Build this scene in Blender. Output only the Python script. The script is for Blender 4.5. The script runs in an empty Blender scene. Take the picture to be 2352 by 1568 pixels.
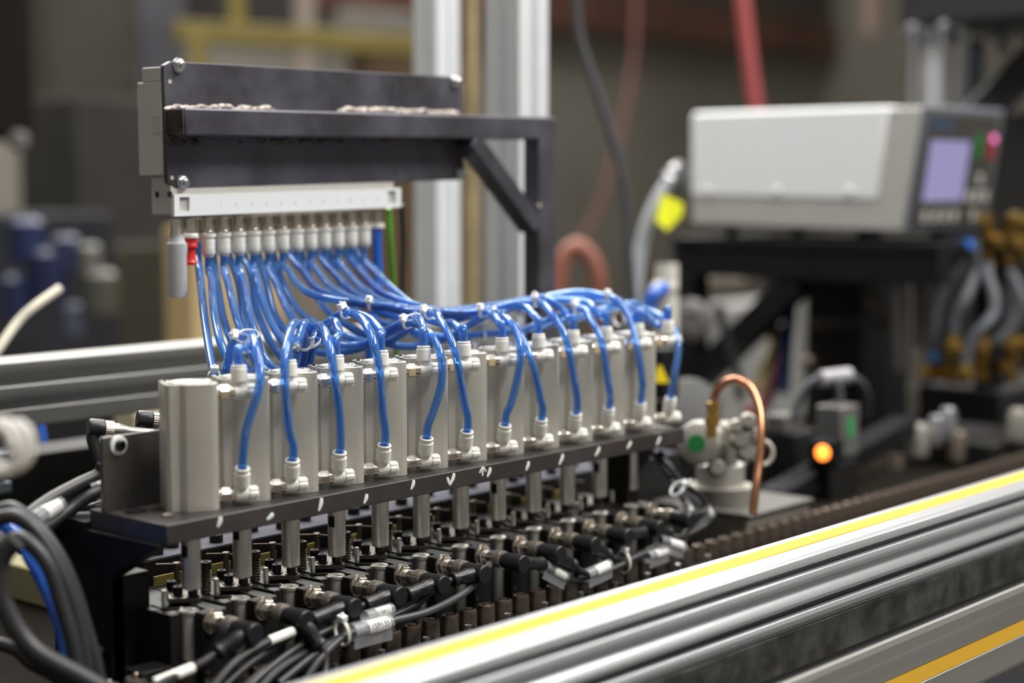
import bpy, math, random
from mathutils import Vector as V, Matrix
random.seed(7)
S = bpy.context.scene
COL = S.collection
R = math.radians
PI = math.pi

# ------------------------------------------------------------------ camera
CAMP = V((-.69057, -.83382, .19703)); YAW, PIT, FPX = R(49.140), R(5.334), 3927.4
FW = V((math.sin(YAW)*math.cos(PIT), math.cos(YAW)*math.cos(PIT), -math.sin(PIT)))
RT = V((math.cos(YAW), -math.sin(YAW), 0)); DN = FW.cross(RT)
cam = bpy.data.cameras.new('camera'); co = bpy.data.objects.new('camera', cam); COL.objects.link(co)
co.location = CAMP
co.rotation_euler = Matrix((RT, -DN, -FW)).transposed().to_euler()
cam.sensor_width = 36; cam.lens = FPX/2352*36; cam.clip_start = .02; cam.clip_end = 60
cam.dof.use_dof = True; cam.dof.focus_distance = 1.18; cam.dof.aperture_fstop = 2.8
S.camera = co
# ------------------------------------------------------------------ light
S.view_settings.view_transform = 'Standard'; S.view_settings.look = 'None'
S.view_settings.gamma = 1; S.view_settings.exposure = 0; S.view_settings.use_curve_mapping = False
w = bpy.data.worlds.new('world'); S.world = w; w.use_nodes = True
bgn = w.node_tree.nodes['Background']; bgn.inputs[0].default_value = (.62, .60, .55, 1); bgn.inputs[1].default_value = .36
def area(name, loc, target, sx, sy, power, colr=(1, .97, .92)):
    l = bpy.data.lights.new(name, 'AREA'); l.shape = 'RECTANGLE'; l.size = sx; l.size_y = sy; l.energy = power; l.color = colr
    o = bpy.data.objects.new(name, l); COL.objects.link(o); o.location = loc
    o.rotation_euler = (V(target)-V(loc)).to_track_quat('-Z', 'Y').to_euler(); return o
area('ceiling_lamp_front', (1.0, -1.7, 2.6), (.3, .05, 0), 1.6, .6, 105)
area('ceiling_lamp_over', (.5, -.1, 2.9), (.4, .1, 0), 2.2, .5, 75)
area('ceiling_lamp_back', (1.0, 1.7, 2.8), (.5, .1, 0), 2.6, .6, 70)
area('ceiling_lamp_right', (2.6, -.8, 2.4), (.6, .1, 0), 1.2, 1.2, 62)
area('ceiling_lamp_hall', (3.6, 3.4, 3.0), (1.4, .8, 0), 3.2, 1.6, 205)
area('wall_fill_light', (3.2, 3.6, 3.4), (4.2, 5.3, .6), 2.4, .8, 190)  # added fill light that brightens the back wall and posts
area('ceiling_lamp_near', (.6, 2.8, 2.9), (.3, .2, 0), 2.4, 1.0, 90)

# ------------------------------------------------------------------ helpers
def at(px, py, d):
    "point of the place seen at photo pixel px,py, at distance d along the view axis"
    return CAMP + (FW + RT*((px-1176)/FPX) + DN*((py-784)/FPX))*d
def aty(px, py, y):
    q = FW + RT*((px-1176)/FPX) + DN*((py-784)/FPX); return CAMP + q*((y-CAMP.y)/q.y)
def atz(px, py, z):
    q = FW + RT*((px-1176)/FPX) + DN*((py-784)/FPX); return CAMP + q*((z-CAMP.z)/q.z)
def atx(px, py, x):
    q = FW + RT*((px-1176)/FPX) + DN*((py-784)/FPX); return CAMP + q*((x-CAMP.x)/q.x)

def fr(ax, ref=None):
    a = V(ax).normalized()
    r = V(ref) if ref is not None else (V((0, 0, 1)) if abs(a.z) < .9 else V((1, 0, 0)))
    u = (r - a*r.dot(a)).normalized(); return u, a.cross(u), a
def smooth(pts, n=8):
    P = [V(p) for p in pts]; P = [P[0]*2-P[1]] + P + [P[-1]*2-P[-2]]; out = []
    for i in range(1, len(P)-2):
        a, b, c, d = P[i-1:i+3]
        for k in range(n):
            t = k/n
            out.append(.5*((2*b)+(c-a)*t+(2*a-5*b+4*c-d)*t*t+(3*b-a-3*c+d)*t**3))
    out.append(P[-2]); return out

class MB:
    def __init__(s): s.v = []; s.f = []; s.m = []
    def add(s, vs, fs, m=0):
        b = len(s.v); s.v += [V(p) for p in vs]; s.f += [tuple(b+i for i in f) for f in fs]; s.m += [m]*len(fs); return s
    def box(s, lo, hi, m=0, M=None):
        x0, y0, z0 = lo; x1, y1, z1 = hi
        vs = [V(p) for p in ((x0,y0,z0),(x1,y0,z0),(x1,y1,z0),(x0,y1,z0),(x0,y0,z1),(x1,y0,z1),(x1,y1,z1),(x0,y1,z1))]
        if M is not None: vs = [M @ p for p in vs]
        return s.add(vs, [(3,2,1,0),(4,5,6,7),(0,1,5,4),(1,2,6,5),(2,3,7,6),(3,0,4,7)], m)
    def bar(s, p0, p1, w, h, m=0, up=None):
        "rectangular bar between two points"
        u, v, a = fr(V(p1)-V(p0), up); p0 = V(p0); p1 = V(p1); vs = []
        for p in (p0, p1):
            for i, j in ((-1,-1),(1,-1),(1,1),(-1,1)): vs.append(p+v*(i*w/2)+u*(j*h/2))
        return s.add(vs, [(3,2,1,0),(4,5,6,7),(0,1,5,4),(1,2,6,5),(2,3,7,6),(3,0,4,7)], m)
    def prism(s, poly, a, b, f=lambda x, y, z: (x, y, z), m=0):
        n = len(poly)
        vs = [f(x, y, a) for x, y in poly]+[f(x, y, b) for x, y in poly]
        fs = [tuple(range(n))[::-1], tuple(range(n, 2*n))]+[(i, (i+1) % n, n+(i+1) % n, n+i) for i in range(n)]
        return s.add(vs, fs, m)
    def lathe(s, prof, o=(0,0,0), ax=(0,0,1), seg=20, m=0, ph=0, mod=None):
        u, v, a = fr(ax); o = V(o); vs = []; fs = []; n = len(prof)
        for r, h in prof:
            for k in range(seg):
                t = ph+2*PI*k/seg; rr = r if mod is None else r*mod(k, seg)
                vs.append(o+a*h+(u*math.cos(t)+v*math.sin(t))*rr)
        for i in range(n-1):
            for k in range(seg):
                k2 = (k+1) % seg; fs.append((i*seg+k, i*seg+k2, (i+1)*seg+k2, (i+1)*seg+k))
        if prof[0][0] > 0: fs.append(tuple(range(seg))[::-1])
        if prof[-1][0] > 0: fs.append(tuple((n-1)*seg+k for k in range(seg)))
        return s.add(vs, fs, m)
    def cyl(s, p0, p1, r, seg=16, m=0, r1=None, ch=0):
        p0 = V(p0); d = V(p1)-p0; L = d.length; r1 = r if r1 is None else r1
        pr = [(r, 0), (r1, L)] if not ch else [(r-ch, 0), (r, ch), (r1, L-ch), (r1-ch, L)]
        return s.lathe(pr, p0, d, seg, m)
    def ball(s, c, r, m=0, sc=(1,1,1), seg=14):
        b = len(s.v); pr = [(r*math.sin(PI*i/8) if 0 < i < 8 else r*.02, -r*math.cos(PI*i/8)) for i in range(9)]
        s.lathe(pr, (0,0,0), (0,0,1), seg, m)
        for i in range(b, len(s.v)): p = s.v[i]; s.v[i] = V((p.x*sc[0], p.y*sc[1], p.z*sc[2]))+V(c)
        return s
    def sweep(s, pts, r, seg=12, m=0, cap=True, inner=None):
        P = [V(p) for p in pts]; n = len(P); T = []
        for i in range(n): T.append((P[min(i+1, n-1)]-P[max(i-1, 0)]).normalized())
        u = fr(T[0])[0]; rings = []
        for i in range(n):
            u = (u-T[i]*u.dot(T[i])).normalized(); v = T[i].cross(u); rings.append((u.copy(), v))
        def layer(rad, flip):
            vs = []; fs = []
            for i in range(n):
                rr = rad[i] if isinstance(rad, (list, tuple)) else rad
                for k in range(seg):
                    t = 2*PI*k/seg; vs.append(P[i]+(rings[i][0]*math.cos(t)+rings[i][1]*math.sin(t))*rr)
            for i in range(n-1):
                for k in range(seg):
                    k2 = (k+1) % seg; q = (i*seg+k, i*seg+k2, (i+1)*seg+k2, (i+1)*seg+k); fs.append(q[::-1] if flip else q)
            return vs, fs
        vs, fs = layer(r, False)
        if inner is None and cap: fs += [tuple(range(seg))[::-1], tuple((n-1)*seg+k for k in range(seg))]
        s.add(vs, fs, m)
        if inner is not None:
            b = len(s.v)-n*seg; vs, fs = layer(inner, True); s.add(vs, fs, m); c = b+n*seg
            for k in range(seg):
                k2 = (k+1) % seg
                s.f += [(b+k2, b+k, c+k, c+k2), (b+(n-1)*seg+k, b+(n-1)*seg+k2, c+(n-1)*seg+k2, c+(n-1)*seg+k)]; s.m += [m, m]
        return s
    def helix(s, c, r, pitch, turns, wr, m=0):
        c = V(c); n = int(turns*12)
        return s.sweep([c+V((r*math.cos(2*PI*i/12), r*math.sin(2*PI*i/12), pitch*i/12)) for i in range(n+1)], wr, 6, m)
    def build(s, name, mats, parent=None, bevel=0, local=False, ang=32):
        me = bpy.data.meshes.new(name)
        off = V((0,0,0))
        if parent is not None and not local:
            p = parent
            while p is not None: off = off+p.location; p = p.parent
        me.from_pydata([tuple(p-off) for p in s.v], [], s.f)
        if not isinstance(mats, (list, tuple)): mats = [mats]
        for mm in mats: me.materials.append(mm)
        me.polygons.foreach_set('material_index', s.m)
        me.polygons.foreach_set('use_smooth', [True]*len(me.polygons)); me.update()
        me.set_sharp_from_angle(angle=R(ang))
        o = bpy.data.objects.new(name, me); COL.objects.link(o)
        if parent is not None: o.parent = parent
        if bevel:
            b = o.modifiers.new('bevel', 'BEVEL'); b.width = bevel; b.segments = 2; b.limit_method = 'ANGLE'; b.angle_limit = R(40); b.harden_normals = False
        return o
def tag(o, label, cat, group=None):
    o['label'] = label; o['category'] = cat
    if group: o['group'] = group
    return o
def thing(name, label, cat, loc=(0,0,0), rz=0, group=None):
    o = bpy.data.objects.new(name, None); o.empty_display_size = .01; COL.objects.link(o)
    o.location = loc; o.rotation_euler = (0, 0, rz); return tag(o, label, cat, group)
def struct(o): o['kind'] = 'structure'; return o
def kids(o): return [c for c in bpy.data.objects if c.parent is o]
def dup(root, loc, label, rz=None):
    def cp(o, par):
        c = o.copy(); COL.objects.link(c); c.parent = par
        for k in o.children: cp(k, c)
        return c
    r = cp(root, None); r.location = loc; r['label'] = label
    if rz is not None: r.rotation_euler = (0, 0, rz)
    return r
ORD = ['first','second','third','fourth','fifth','sixth','seventh','eighth','ninth','tenth','eleventh','twelfth']
def from_near(i): return 'nearest the front left end' if i == 0 else ('last at the far end' if i == 11 else ORD[i]+' from the near end')

# ------------------------------------------------------------------ materials
def mat(name, col, rough=.5, metal=0, noise=0, nscale=60, dark=None, bump=0, bscale=200, spec=.5, coat=0, stretch=None, ndetail=4, emit=None, estr=0, trans=0, ior=1.45, sss=0, alpha=1, rvar=0):
    m = bpy.data.materials.new(name); m.use_nodes = True; nt = m.node_tree; b = nt.nodes['Principled BSDF']
    c4 = (*col, 1); b.inputs['Base Color'].default_value = c4; b.inputs['Roughness'].default_value = rough; b.inputs['Metallic'].default_value = metal
    b.inputs['Specular IOR Level'].default_value = spec; b.inputs['Coat Weight'].default_value = coat; b.inputs['IOR'].default_value = ior
    b.inputs['Transmission Weight'].default_value = trans; b.inputs['Alpha'].default_value = alpha
    if sss: b.inputs['Subsurface Weight'].default_value = sss; b.inputs['Subsurface Radius'].default_value = (.004, .004, .004); b.inputs['Subsurface Scale'].default_value = .5
    if emit: b.inputs['Emission Color'].default_value = (*emit, 1); b.inputs['Emission Strength'].default_value = estr
    if noise or bump or rvar:
        tc = nt.nodes.new('ShaderNodeTexCoord'); mp = nt.nodes.new('ShaderNodeMapping'); nt.links.new(tc.outputs['Object'], mp.inputs[0])
        if stretch: mp.inputs['Scale'].default_value = stretch
    if noise or rvar:
        n = nt.nodes.new('ShaderNodeTexNoise'); n.inputs['Scale'].default_value = nscale; n.inputs['Detail'].default_value = ndetail; n.inputs['Roughness'].default_value = .6
        nt.links.new(mp.outputs[0], n.inputs['Vector'])
        rp = nt.nodes.new('ShaderNodeValToRGB'); rp.color_ramp.elements[0].position = .35; rp.color_ramp.elements[1].position = .65
        dk = dark if dark else tuple(x*(1-noise) for x in col)
        rp.color_ramp.elements[0].color = (*dk, 1); rp.color_ramp.elements[1].color = c4
        nt.links.new(n.outputs[0], rp.inputs[0]); nt.links.new(rp.outputs[0], b.inputs['Base Color'])
        if rvar:
            mr = nt.nodes.new('ShaderNodeMapRange'); mr.inputs[1].default_value = .3; mr.inputs[2].default_value = .7; mr.inputs[3].default_value = rough-rvar; mr.inputs[4].default_value = rough+rvar
            nt.links.new(n.outputs[0], mr.inputs[0]); nt.links.new(mr.outputs[0], b.inputs['Roughness'])
    if bump:
        n2 = nt.nodes.new('ShaderNodeTexNoise'); n2.inputs['Scale'].default_value = bscale; n2.inputs['Detail'].default_value = 3
        nt.links.new(mp.outputs[0], n2.inputs['Vector'])
        bp = nt.nodes.new('ShaderNodeBump'); bp.inputs['Strength'].default_value = bump; bp.inputs['Distance'].default_value = .0005
        nt.links.new(n2.outputs[0], bp.inputs['Height']); nt.links.new(bp.outputs[0], b.inputs['Normal'])
    return m
M = {}
M['alu'] = mat('anodised_aluminium', (.56, .54, .49), .42, .45, noise=.08, nscale=30, bump=.1, bscale=900)
M['alutop'] = mat('bright_reflection_aluminium', (.80, .78, .74), .5, 0, noise=.06, nscale=50)  # bright overhead reflection on the cylinder tops put into a pale non-metal colour
M['rail'] = mat('extruded_aluminium', (.70, .72, .75), .30, .72, noise=.06, nscale=60, stretch=(.01, 1, 1))
M['raildark'] = mat('dark_slot_shade', (.03, .035, .036), .5)  # shade inside the rail slots, painted as dark strips
M['galv'] = mat('galvanised_sheet', (.16, .16, .15), .4, .7, noise=.55, nscale=45, rvar=.12)
M['yellow'] = mat('yellow_cover_strip', (.74, .43, .045), .6, spec=.15)
M['plate'] = mat('dark_steel_plate', (.085, .076, .074), .38, .55, noise=.35, nscale=22, bump=.12, bscale=260, rvar=.1)
M['mill'] = mat('mill_scale_steel', (.125, .125, .15), .42, .6, noise=.35, nscale=16, dark=(.075, .07, .085), bump=.08, bscale=150, rvar=.1)
M['weld'] = mat('weld_spatter', (.62, .56, .50), .5, .55, noise=.9, nscale=220, dark=(.10, .08, .07), bump=1, bscale=500)
M['rust'] = mat('weld_burn', (.12, .09, .075), .5, .5, noise=.7, nscale=70, dark=(.03, .025, .025), bump=.5, bscale=120)
M['black'] = mat('black_oxide_steel', (.016, .0155, .016), .45, .1, spec=.35, noise=.3, nscale=40, bump=.06, bscale=300)
M['blacktop'] = mat('black_painted_steel', (.009, .009, .012), .55, 0, spec=.2, noise=.35, nscale=30)
M['bluegrey'] = mat('grey_bar_top', (.10, .10, .125), .7, 0, spec=.15, noise=.35, nscale=25)
M['scale'] = mat('pale_yellow_scale', (.42, .34, .085), .6, noise=.25, nscale=80)
M['bed'] = mat('dull_black_bed', (.012, .010, .0075), .9, 0, spec=.06, noise=.3, nscale=12)
M['screw'] = mat('black_screw', (.03, .028, .028), .35, .6)
M['bronze'] = mat('browned_steel', (.36, .31, .26), .33, .85, noise=.45, nscale=60, dark=(.17, .13, .105))
M['clamp'] = mat('grey_brown_steel', (.20, .17, .14), .45, .7, noise=.35, nscale=90)
M['steel'] = mat('ground_steel', (.78, .75, .70), .33, .72, noise=.12, nscale=120, stretch=(1, 1, .15))
M['nickel'] = mat('nickel_plate', (.66, .60, .53), .22, .92)
M['knurl'] = mat('knurled_nickel', (.40, .36, .31), .34, .75)
M['zinc'] = mat('zinc_bolt', (.62, .63, .66), .28, 1)
M['white'] = mat('white_resin', (.80, .79, .74), .42, sss=.08)
M['whiteplas'] = mat('white_plastic', (.82, .84, .86), .4)
M['greyplas'] = mat('light_grey_plastic', (.50, .48, .45), .55, noise=.05, nscale=80, bump=.05, bscale=900)
M['tie'] = mat('nylon_tie', (.88, .89, .92), .35, sss=.25)
M['rubber'] = mat('black_rubber', (.018, .018, .02), .42, spec=.45)
M['boot'] = mat('black_boot_plastic', (.017, .017, .019), .36, spec=.5, bump=.05, bscale=600)
M['cable'] = mat('black_cable', (.022, .022, .024), .42, spec=.5)
M['greycable'] = mat('dark_grey_cable', (.045, .046, .051), .42)
M['red'] = mat('red_plastic', (.62, .025, .02), .35)
M['silencer'] = mat('frosted_silencer', (.60, .60, .62), .6, trans=.25, sss=.2)
M['green'] = mat('green_wire', (.14, .42, .03), .45)
M['hose'] = mat('blue_hose', (.03, .16, .68), .3, trans=.3, coat=.3)
M['orange'] = mat('orange_paint', (.95, .38, .02), .4)
M['bluedot'] = mat('blue_paint', (.02, .20, .80), .4)
M['chalk'] = mat('paint_pen', (.72, .78, .72), .7)
M['dark'] = mat('matt_black', (.008, .008, .01), .6)
M['clear'] = mat('clear_sleeve', (.75, .76, .80), .12, alpha=.15, spec=.8)
M['paper'] = mat('paper_tag', (.80, .79, .74), .7)
M['ink'] = mat('ink', (.03, .03, .03), .7)
M['brass'] = mat('brass', (.50, .32, .09), .3, 1)
M['brassdull'] = mat('dull_brass', (.26, .165, .045), .4, .9, noise=.4, nscale=60)
M['copper'] = mat('copper', (.55, .26, .15), .28, 1, noise=.25, nscale=60)
M['castalu'] = mat('stainless_fixture', (.40, .38, .34), .42, .7, noise=.2, nscale=40)
M['glabel'] = mat('green_label', (.02, .33, .08), .5)
M['cover'] = mat('light_blue_grey_paint', (.84, .87, .90), .5, spec=.4)
M['chassis'] = mat('warm_grey_paint', (.46, .45, .44), .5)
M['bezel'] = mat('charcoal_panel', (.055, .052, .048), .5)
M['bezelrim'] = mat('slate_rim', (.10, .115, .135), .45)
M['screen'] = mat('screen', (.10, .10, .16), .3, emit=(.36, .33, .60), estr=.62)
M['key'] = mat('grey_keys', (.42, .41, .39), .55)
M['keygreen'] = mat('green_key', (.01, .16, .03), .5)
M['keyred'] = mat('red_key', (.32, .02, .03), .5)
M['ledpink'] = mat('lit_pink_led', (.9, .2, .5), .4, emit=(1, .22, .62), estr=1.0)
M['ledorange'] = mat('lit_orange_led', (.9, .3, .05), .4, emit=(1, .24, .03), estr=4)
M['logo'] = mat('blue_print', (.05, .11, .25), .5)
M['tagyellow'] = mat('yellow_tag', (.78, .80, .02), .45)
M['greyhose'] = mat('grey_hose', (.07, .077, .09), .5, spec=.3)
M['sign'] = mat('yellow_warning', (.95, .72, .02), .5)
def tube_mat():
    m = mat('blue_polyurethane', (.27, .55, 1.0), .06, trans=.88, ior=1.44, coat=.0, spec=.6)
    return m
M['tube'] = tube_mat()
M['pipe2'] = mat('blue_tinted_hose', (.04, .22, .72), .2, trans=.5, ior=1.35)
# ------------------------------------------------------------------ building shell
def mass(name, m, lo, hi, bevel=0):
    return struct(MB().box(lo, hi).build(name, m, bevel=bevel))
FL = -.95
M['floor'] = mat('concrete_floor', (.20, .19, .175), .55, noise=.2, nscale=3)
M['wall'] = mat('plant_wall', (.21, .195, .165), .85, noise=.22, nscale=1.3, bump=.2, bscale=30)
M['wallred'] = mat('rusty_beam', (.13, .06, .042), .7, noise=.4, nscale=3)
mass('floor', M['floor'], (-6, -6, FL-.1), (14, 9, FL))
mass('wall_back', M['wall'], (-6, 5.2, FL), (14, 5.4, 5))
mass('wall_right', M['wall'], (9.5, -6, FL), (9.7, 5.2, 5))
# ------------------------------------------------------------------ mounting plate with the row of cylinders
PITCH = .042; AX0, AY, ZP = -.019, .0155, -.0075; RZ = R(-27)
A0 = V((AX0, AY, ZP)); ROT = Matrix.Rotation(RZ, 3, 'Z')
t = thing('mounting_plate', 'long dark steel plate with white paint ticks carrying the row of cylinders', 'plate', (-.063, -.0176, -.0200))
MB().box((-.063, -.0176, -.0200), (.473, .060, ZP)).build('slab', M['plate'], t, .0006)
def stroke(pts, r):
    y = -.0177; mb = MB(); n = len(pts)
    P = smooth([(x, y, z) for x, z in pts], 5); k = len(P)
    mb.sweep(P, [r*(.35+.65*math.sin(PI*min(1, .15+.8*i/(k-1)))) for i in range(k)], 8)
    for v in mb.v: v.y = y+(v.y-y)*.25
    return mb
marks = [(506, 1186, 500, 1210), (627, 1178, 613, 1193), (738, 1143, 732, 1173), (842, 1134, 836, 1156), (950, 1102, 944, 1124),
         (1043, 1086, 1033, 1114), (1126, 1073, 1119, 1095), (1214, 1059, 1208, 1080), (1293, 1042, 1284, 1067), (1377, 1026, 1367, 1047), (1449, 1013, 1440, 1030), (1516, 1002, 1508, 1022)]
for k, (xa, ya, xb, yb) in enumerate(marks):
    a = aty(xa, ya, -.0176); b = aty(xb, yb, -.0176)
    stroke([(a.x, a.z), ((a.x*.6+b.x*.4)+.0006, a.z*.55+b.z*.45), (b.x, b.z)], .0017).build('paint_mark', M['chalk'], t)
a = aty(1027, 1096, -.0176); b = aty(1033, 1114, -.0176)
stroke([(a.x, a.z), (b.x, b.z)], .0013).build('paint_mark', M['chalk'], t)
a = [aty(*p, -.0176) for p in ((1101, 1086), (1109, 1074), (1117, 1083), (1108, 1093), (1109, 1075))]
stroke([(p.x, p.z) for p in a[:3]], .0009).build('paint_arrow', M['chalk'], t)
stroke([(p.x, p.z) for p in a[3:]], .0009).build('paint_arrow', M['chalk'], t)
p = V((-.050, .030, ZP)); MB().lathe([(.0068, 0), (.0068, .0012), (.0055, .0016)], p, (0, 0, 1), 24).build('screw_head', M['screw'], t)
p = V((-.0455, .0035, ZP)); MB().lathe([(.004, 0), (.004, .0012), (.0022, .0022)], p, (0, 0, 1), 16).build('dowel', M['clamp'], t)

def arc(cx, cy, r, a0, a1, n=7): return [(cx+r*math.cos(R(a0+(a1-a0)*k/n)), cy+r*math.sin(R(a0+(a1-a0)*k/n))) for k in range(n+1)]
H = .0165
prof = [(-H+.0025, -H+.0036), (-H+.0082, -H+.0036)] + [(-H+.0088, -H+.0030), (-H+.0116, -H+.0003), (-H+.0122, -H)]
prof += arc(H-.006, -H+.006, .006, -90, 0) + [(H, -.007), (H-.0012, -.0055), (H-.0012, .0055), (H, .007)] + arc(H-.006, H-.006, .006, 0, 90) + [(-H+.0118, H)] + [(-H+.0110, H-.0022), (-H+.0082, H-.0036), (-H+.0025, H-.0036)]
prof += [(-H, H-.006), (-H, .0098), (-H+.0048, .0098), (-H+.0048, .0036), (-H, .0036), (-H, -.0012), (-H+.0048, -.0012), (-H+.0048, -.0072), (-H, -.0072), (-H, -H+.006)]
HC = .080
cyl0 = thing('pneumatic_cylinder', 'grey aluminium air cylinder ' + from_near(0) + ' of the row on the steel plate', 'air cylinder', A0, RZ, 'row of air cylinders')
body = MB().prism(prof, 0, HC).build('body', M['alu'], cyl0, .0005, True)
top = MB().lathe([(.0134, 0), (.0134, .0005), (.0124, .0006), (.0122, .0003), (.0112, .0003), (.0105, .0005), (.0, .0005)], (0, 0, HC), (0, 0, 1), 32).build('end_cap', M['alutop'], cyl0, 0, True)
rg = MB()
rp = [V((.0119*math.cos(R(a)), .0119*math.sin(R(a)), HC+.0005)) for a in range(20, 341, 10)]
rg.sweep(rp, .00035, 6); rg.build('retaining_ring', M['screw'], cyl0, 0, True)
hb = MB()
for sx, sy in ((1, 1), (1, -1), (-1, 1), (-1, -1)): hb.cyl((sx*.0118, sy*.0108+(0 if sx > 0 else -sy*.001), HC-.001), (sx*.0118, sy*.0108+(0 if sx > 0 else -sy*.001), HC+.0002), .0015, 14)
hb.build('mounting_holes', M['screw'], cyl0, 0, True)
MB().lathe([(.0062, -.0125), (.0062, -.0508), (.0054, -.0518), (0, -.0518)][::-1], (0, 0, 0), (0, 0, 1), 28).build('rod', M['steel'], cyl0, 0, True)
FXX, FY = .0315, -.0052
def fitting(z, tilt, par):
    d = V((0, -math.sin(tilt), math.cos(tilt))); o = V((FXX, FY, z))
    mb = MB().lathe([(.0043, .0275), (.0047, .028), (.0047, .0352), (.0040, .0354), (.0036, .0365)], (0, FY, z), (1, 0, 0), 20)
    mb.lathe([(.0038, .0015), (.0038, .0045), (.0044, .0062), (.0052, .0068), (.0052, .0146), (.0048, .0152), (.0046, .0148), (.0038, .0148), (.0038, .0130)], o, d, 24)
    f = mb.build('flow_control_fitting', M['white'], par, 0, True)
    n = MB().lathe([(.0040, .0160), (.0046, .0166), (.0046, .0186), (.0042, .0188)], (0, FY, z), (1, 0, 0), 20)
    n.lathe([(.0044, .0186), (.0051, .0191), (.0051, .0240), (.0045, .0246)], (0, FY, z), (1, 0, 0), 6, ph=R(12))
    n.lathe([(.0044, .0244), (.0044, .0278), (.0040, .0280)], (0, FY, z), (1, 0, 0), 20).build('hex_nut', M['nickel'], f, 0, True)
    g = .0014 if tilt > 0 else 0
    MB().lathe([(.0040, .0140), (.0040, .0152+g), (.0048, .0156+g), (.0049, .0166+g), (.0045, .0170+g), (.0034, .0169+g), (.0032, .0150)], o, d, 24).build('release_collar', M['white'], f, 0, True)
    MB().lathe([(.0046, .0364), (.0049, .0368), (.0049, .0416), (.0045, .0421), (0, .0421)], (0, FY, z), (1, 0, 0), 36, mod=lambda k, n: .86 if k % 6 in (0, 1) else 1).build('adjusting_knob', M['white'], f, 0, True)
    return o+d*.0170, d
ZB, ZT = .0075, .0727; TB, TT = R(16), R(-3)
cB, dB = fitting(ZB, TB, cyl0); cT, dT = fitting(ZT, TT, cyl0)
cyls = [cyl0]
for i in range(1, 12):
    cyls.append(dup(cyl0, A0+V((PITCH*i, 0, 0)), 'grey aluminium air cylinder ' + from_near(i) + ' of the row on the steel plate'))
for i in (0, 1, 3, 7, 10, 11):
    nn = V((-.79, -.61, 0)).normalized(); tt = V((-nn.y, nn.x, 0)); c = V((0, 0, -.027 if i != 1 else -.0225))
    MB().bar(c+nn*.0040, c+nn*.00625, .0046, .0075, up=(0, 0, 1)).build('wrench_flat', M['dark'], cyls[i], 0, True)
def wcol(i, which):
    c, d = (cT, dT) if which == 'T' else (cB, dB)
    return A0+V((PITCH*i, 0, 0))+ROT @ c, ROT @ d

# ------------------------------------------------------------------ valve manifold on its welded bracket
YP = .186
def pl(px, py, y=YP): return aty(px, py, y)
br = thing('manifold_bracket', 'dark welded steel bracket with back plate, square arm and diagonal brace', 'bracket', (.54, .176, -.128))
c = [pl(392, 141), pl(1053, 177), pl(1057, 182), pl(1067, 405), pl(1060, 413), pl(402, 433), pl(385, 420), pl(376, 150)]
MB().prism([(p.x, p.z) for p in c], YP, YP+.004, lambda x, y, z: (x, z, y)).build('back_plate', M['mill'], br, .0004)
YT = .166
a0 = aty(424, 247, YT); a1 = aty(1272, 269, YT); hh = a0.z-aty(427, 312, YT).z
off = V((0, .01, -hh/2)); dirx = (a1-a0).normalized()
MB().bar(a0+off, a1+off, .0199, hh, up=(0, 0, 1)).build('arm', M['mill'], br, .0016)
xl = aty(1240, 500, YT).x; xr = aty(1278, 500, YT).x; wp = xr-xl
MB().box((xl, YT, -.128), (xr, YT+.02, a1.z-.001)).build('post', M['mill'], br, .0016)
b0 = aty(1092, 318, YT); b1 = aty(1240, 520, YT)
MB().bar(b0+V((0, .0101, 0)), b1+V((0, .0101, 0)), .0196, .0165, up=(0, 0, 1)).build('brace', M['mill'], br, .0014)
wb = MB(); zz = a0.z; x = a0.x+.001
while x < aty(1050, 250, YP).x:
    k = (x-a0.x)
    if not .10 < k < .175:
        r = random.uniform(.0022, .0042); z = zz+k*math.tan(R(1.0))
        wb.ball((x, YP-.0004, z+random.uniform(-.001, .0016)), r, sc=(1.7, .55, .75), seg=10)
    x += random.uniform(.0015, .0032)
wb.build('weld_bead', M['weld'], br)['kind'] = 'stuff'
wb = MB()
for k in range(70):
    kx = random.uniform(0, .30) if k > 22 else random.uniform(0, .03)
    wb.ball((a0.x+kx, YP-.001, zz-hh-.001+kx*math.tan(R(1))+random.uniform(-.004, .002)), random.uniform(.001, .0026), sc=(1.6, .7, .9), seg=8)
wb.build('weld_spatter', M['rust'], br)['kind'] = 'stuff'
MB().ball(aty(1239, 474, YT-.001), .0024, sc=(1, .5, 1)).build('weld_spot', M['weld'], br)
MB().box((a0.x-.0012, YT+.001, a0.z-hh+.0008), (a0.x+.0002, YP, a0.z-.0008)).build('arm_end_plug', M['rust'], br, .002)
for k, (px, py) in enumerate(((410, 150), (419, 419), (1046, 188), (1058, 398))):
    p = pl(px, py); f = MB()
    f.lathe([(.0055, 0), (.0055, .001), (.0046, .0012)], p, (0, -1, 0), 24)
    f.lathe([(.0044, .001), (.0044, .0032), (.0036, .0036)], p, (0, -1, 0), 6); f.lathe([(.0024, .003), (.0024, .0058), (.0019, .0062)], p, (0, -1, 0), 14)
    f.build('bolt', M['zinc'], br)
for px, py in ((390, 187), (395, 408)):
    p = pl(px, py); MB().lathe([(.0016, -.0001), (.0016, .0003), (.0005, .0001)], p, (0, -1, 0), 14).build('plate_hole', M['greyplas'], br)
p = pl(902, 200); MB().lathe([(.0014, -.0001), (.0014, .0002)], p, (0, -1, 0), 14).build('plate_hole', M['dark'], br)
p = pl(908, 398); MB().lathe([(.0014, -.0001), (.0014, .0002)], p, (0, -1, 0), 14).build('plate_hole', M['dark'], br)

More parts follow.
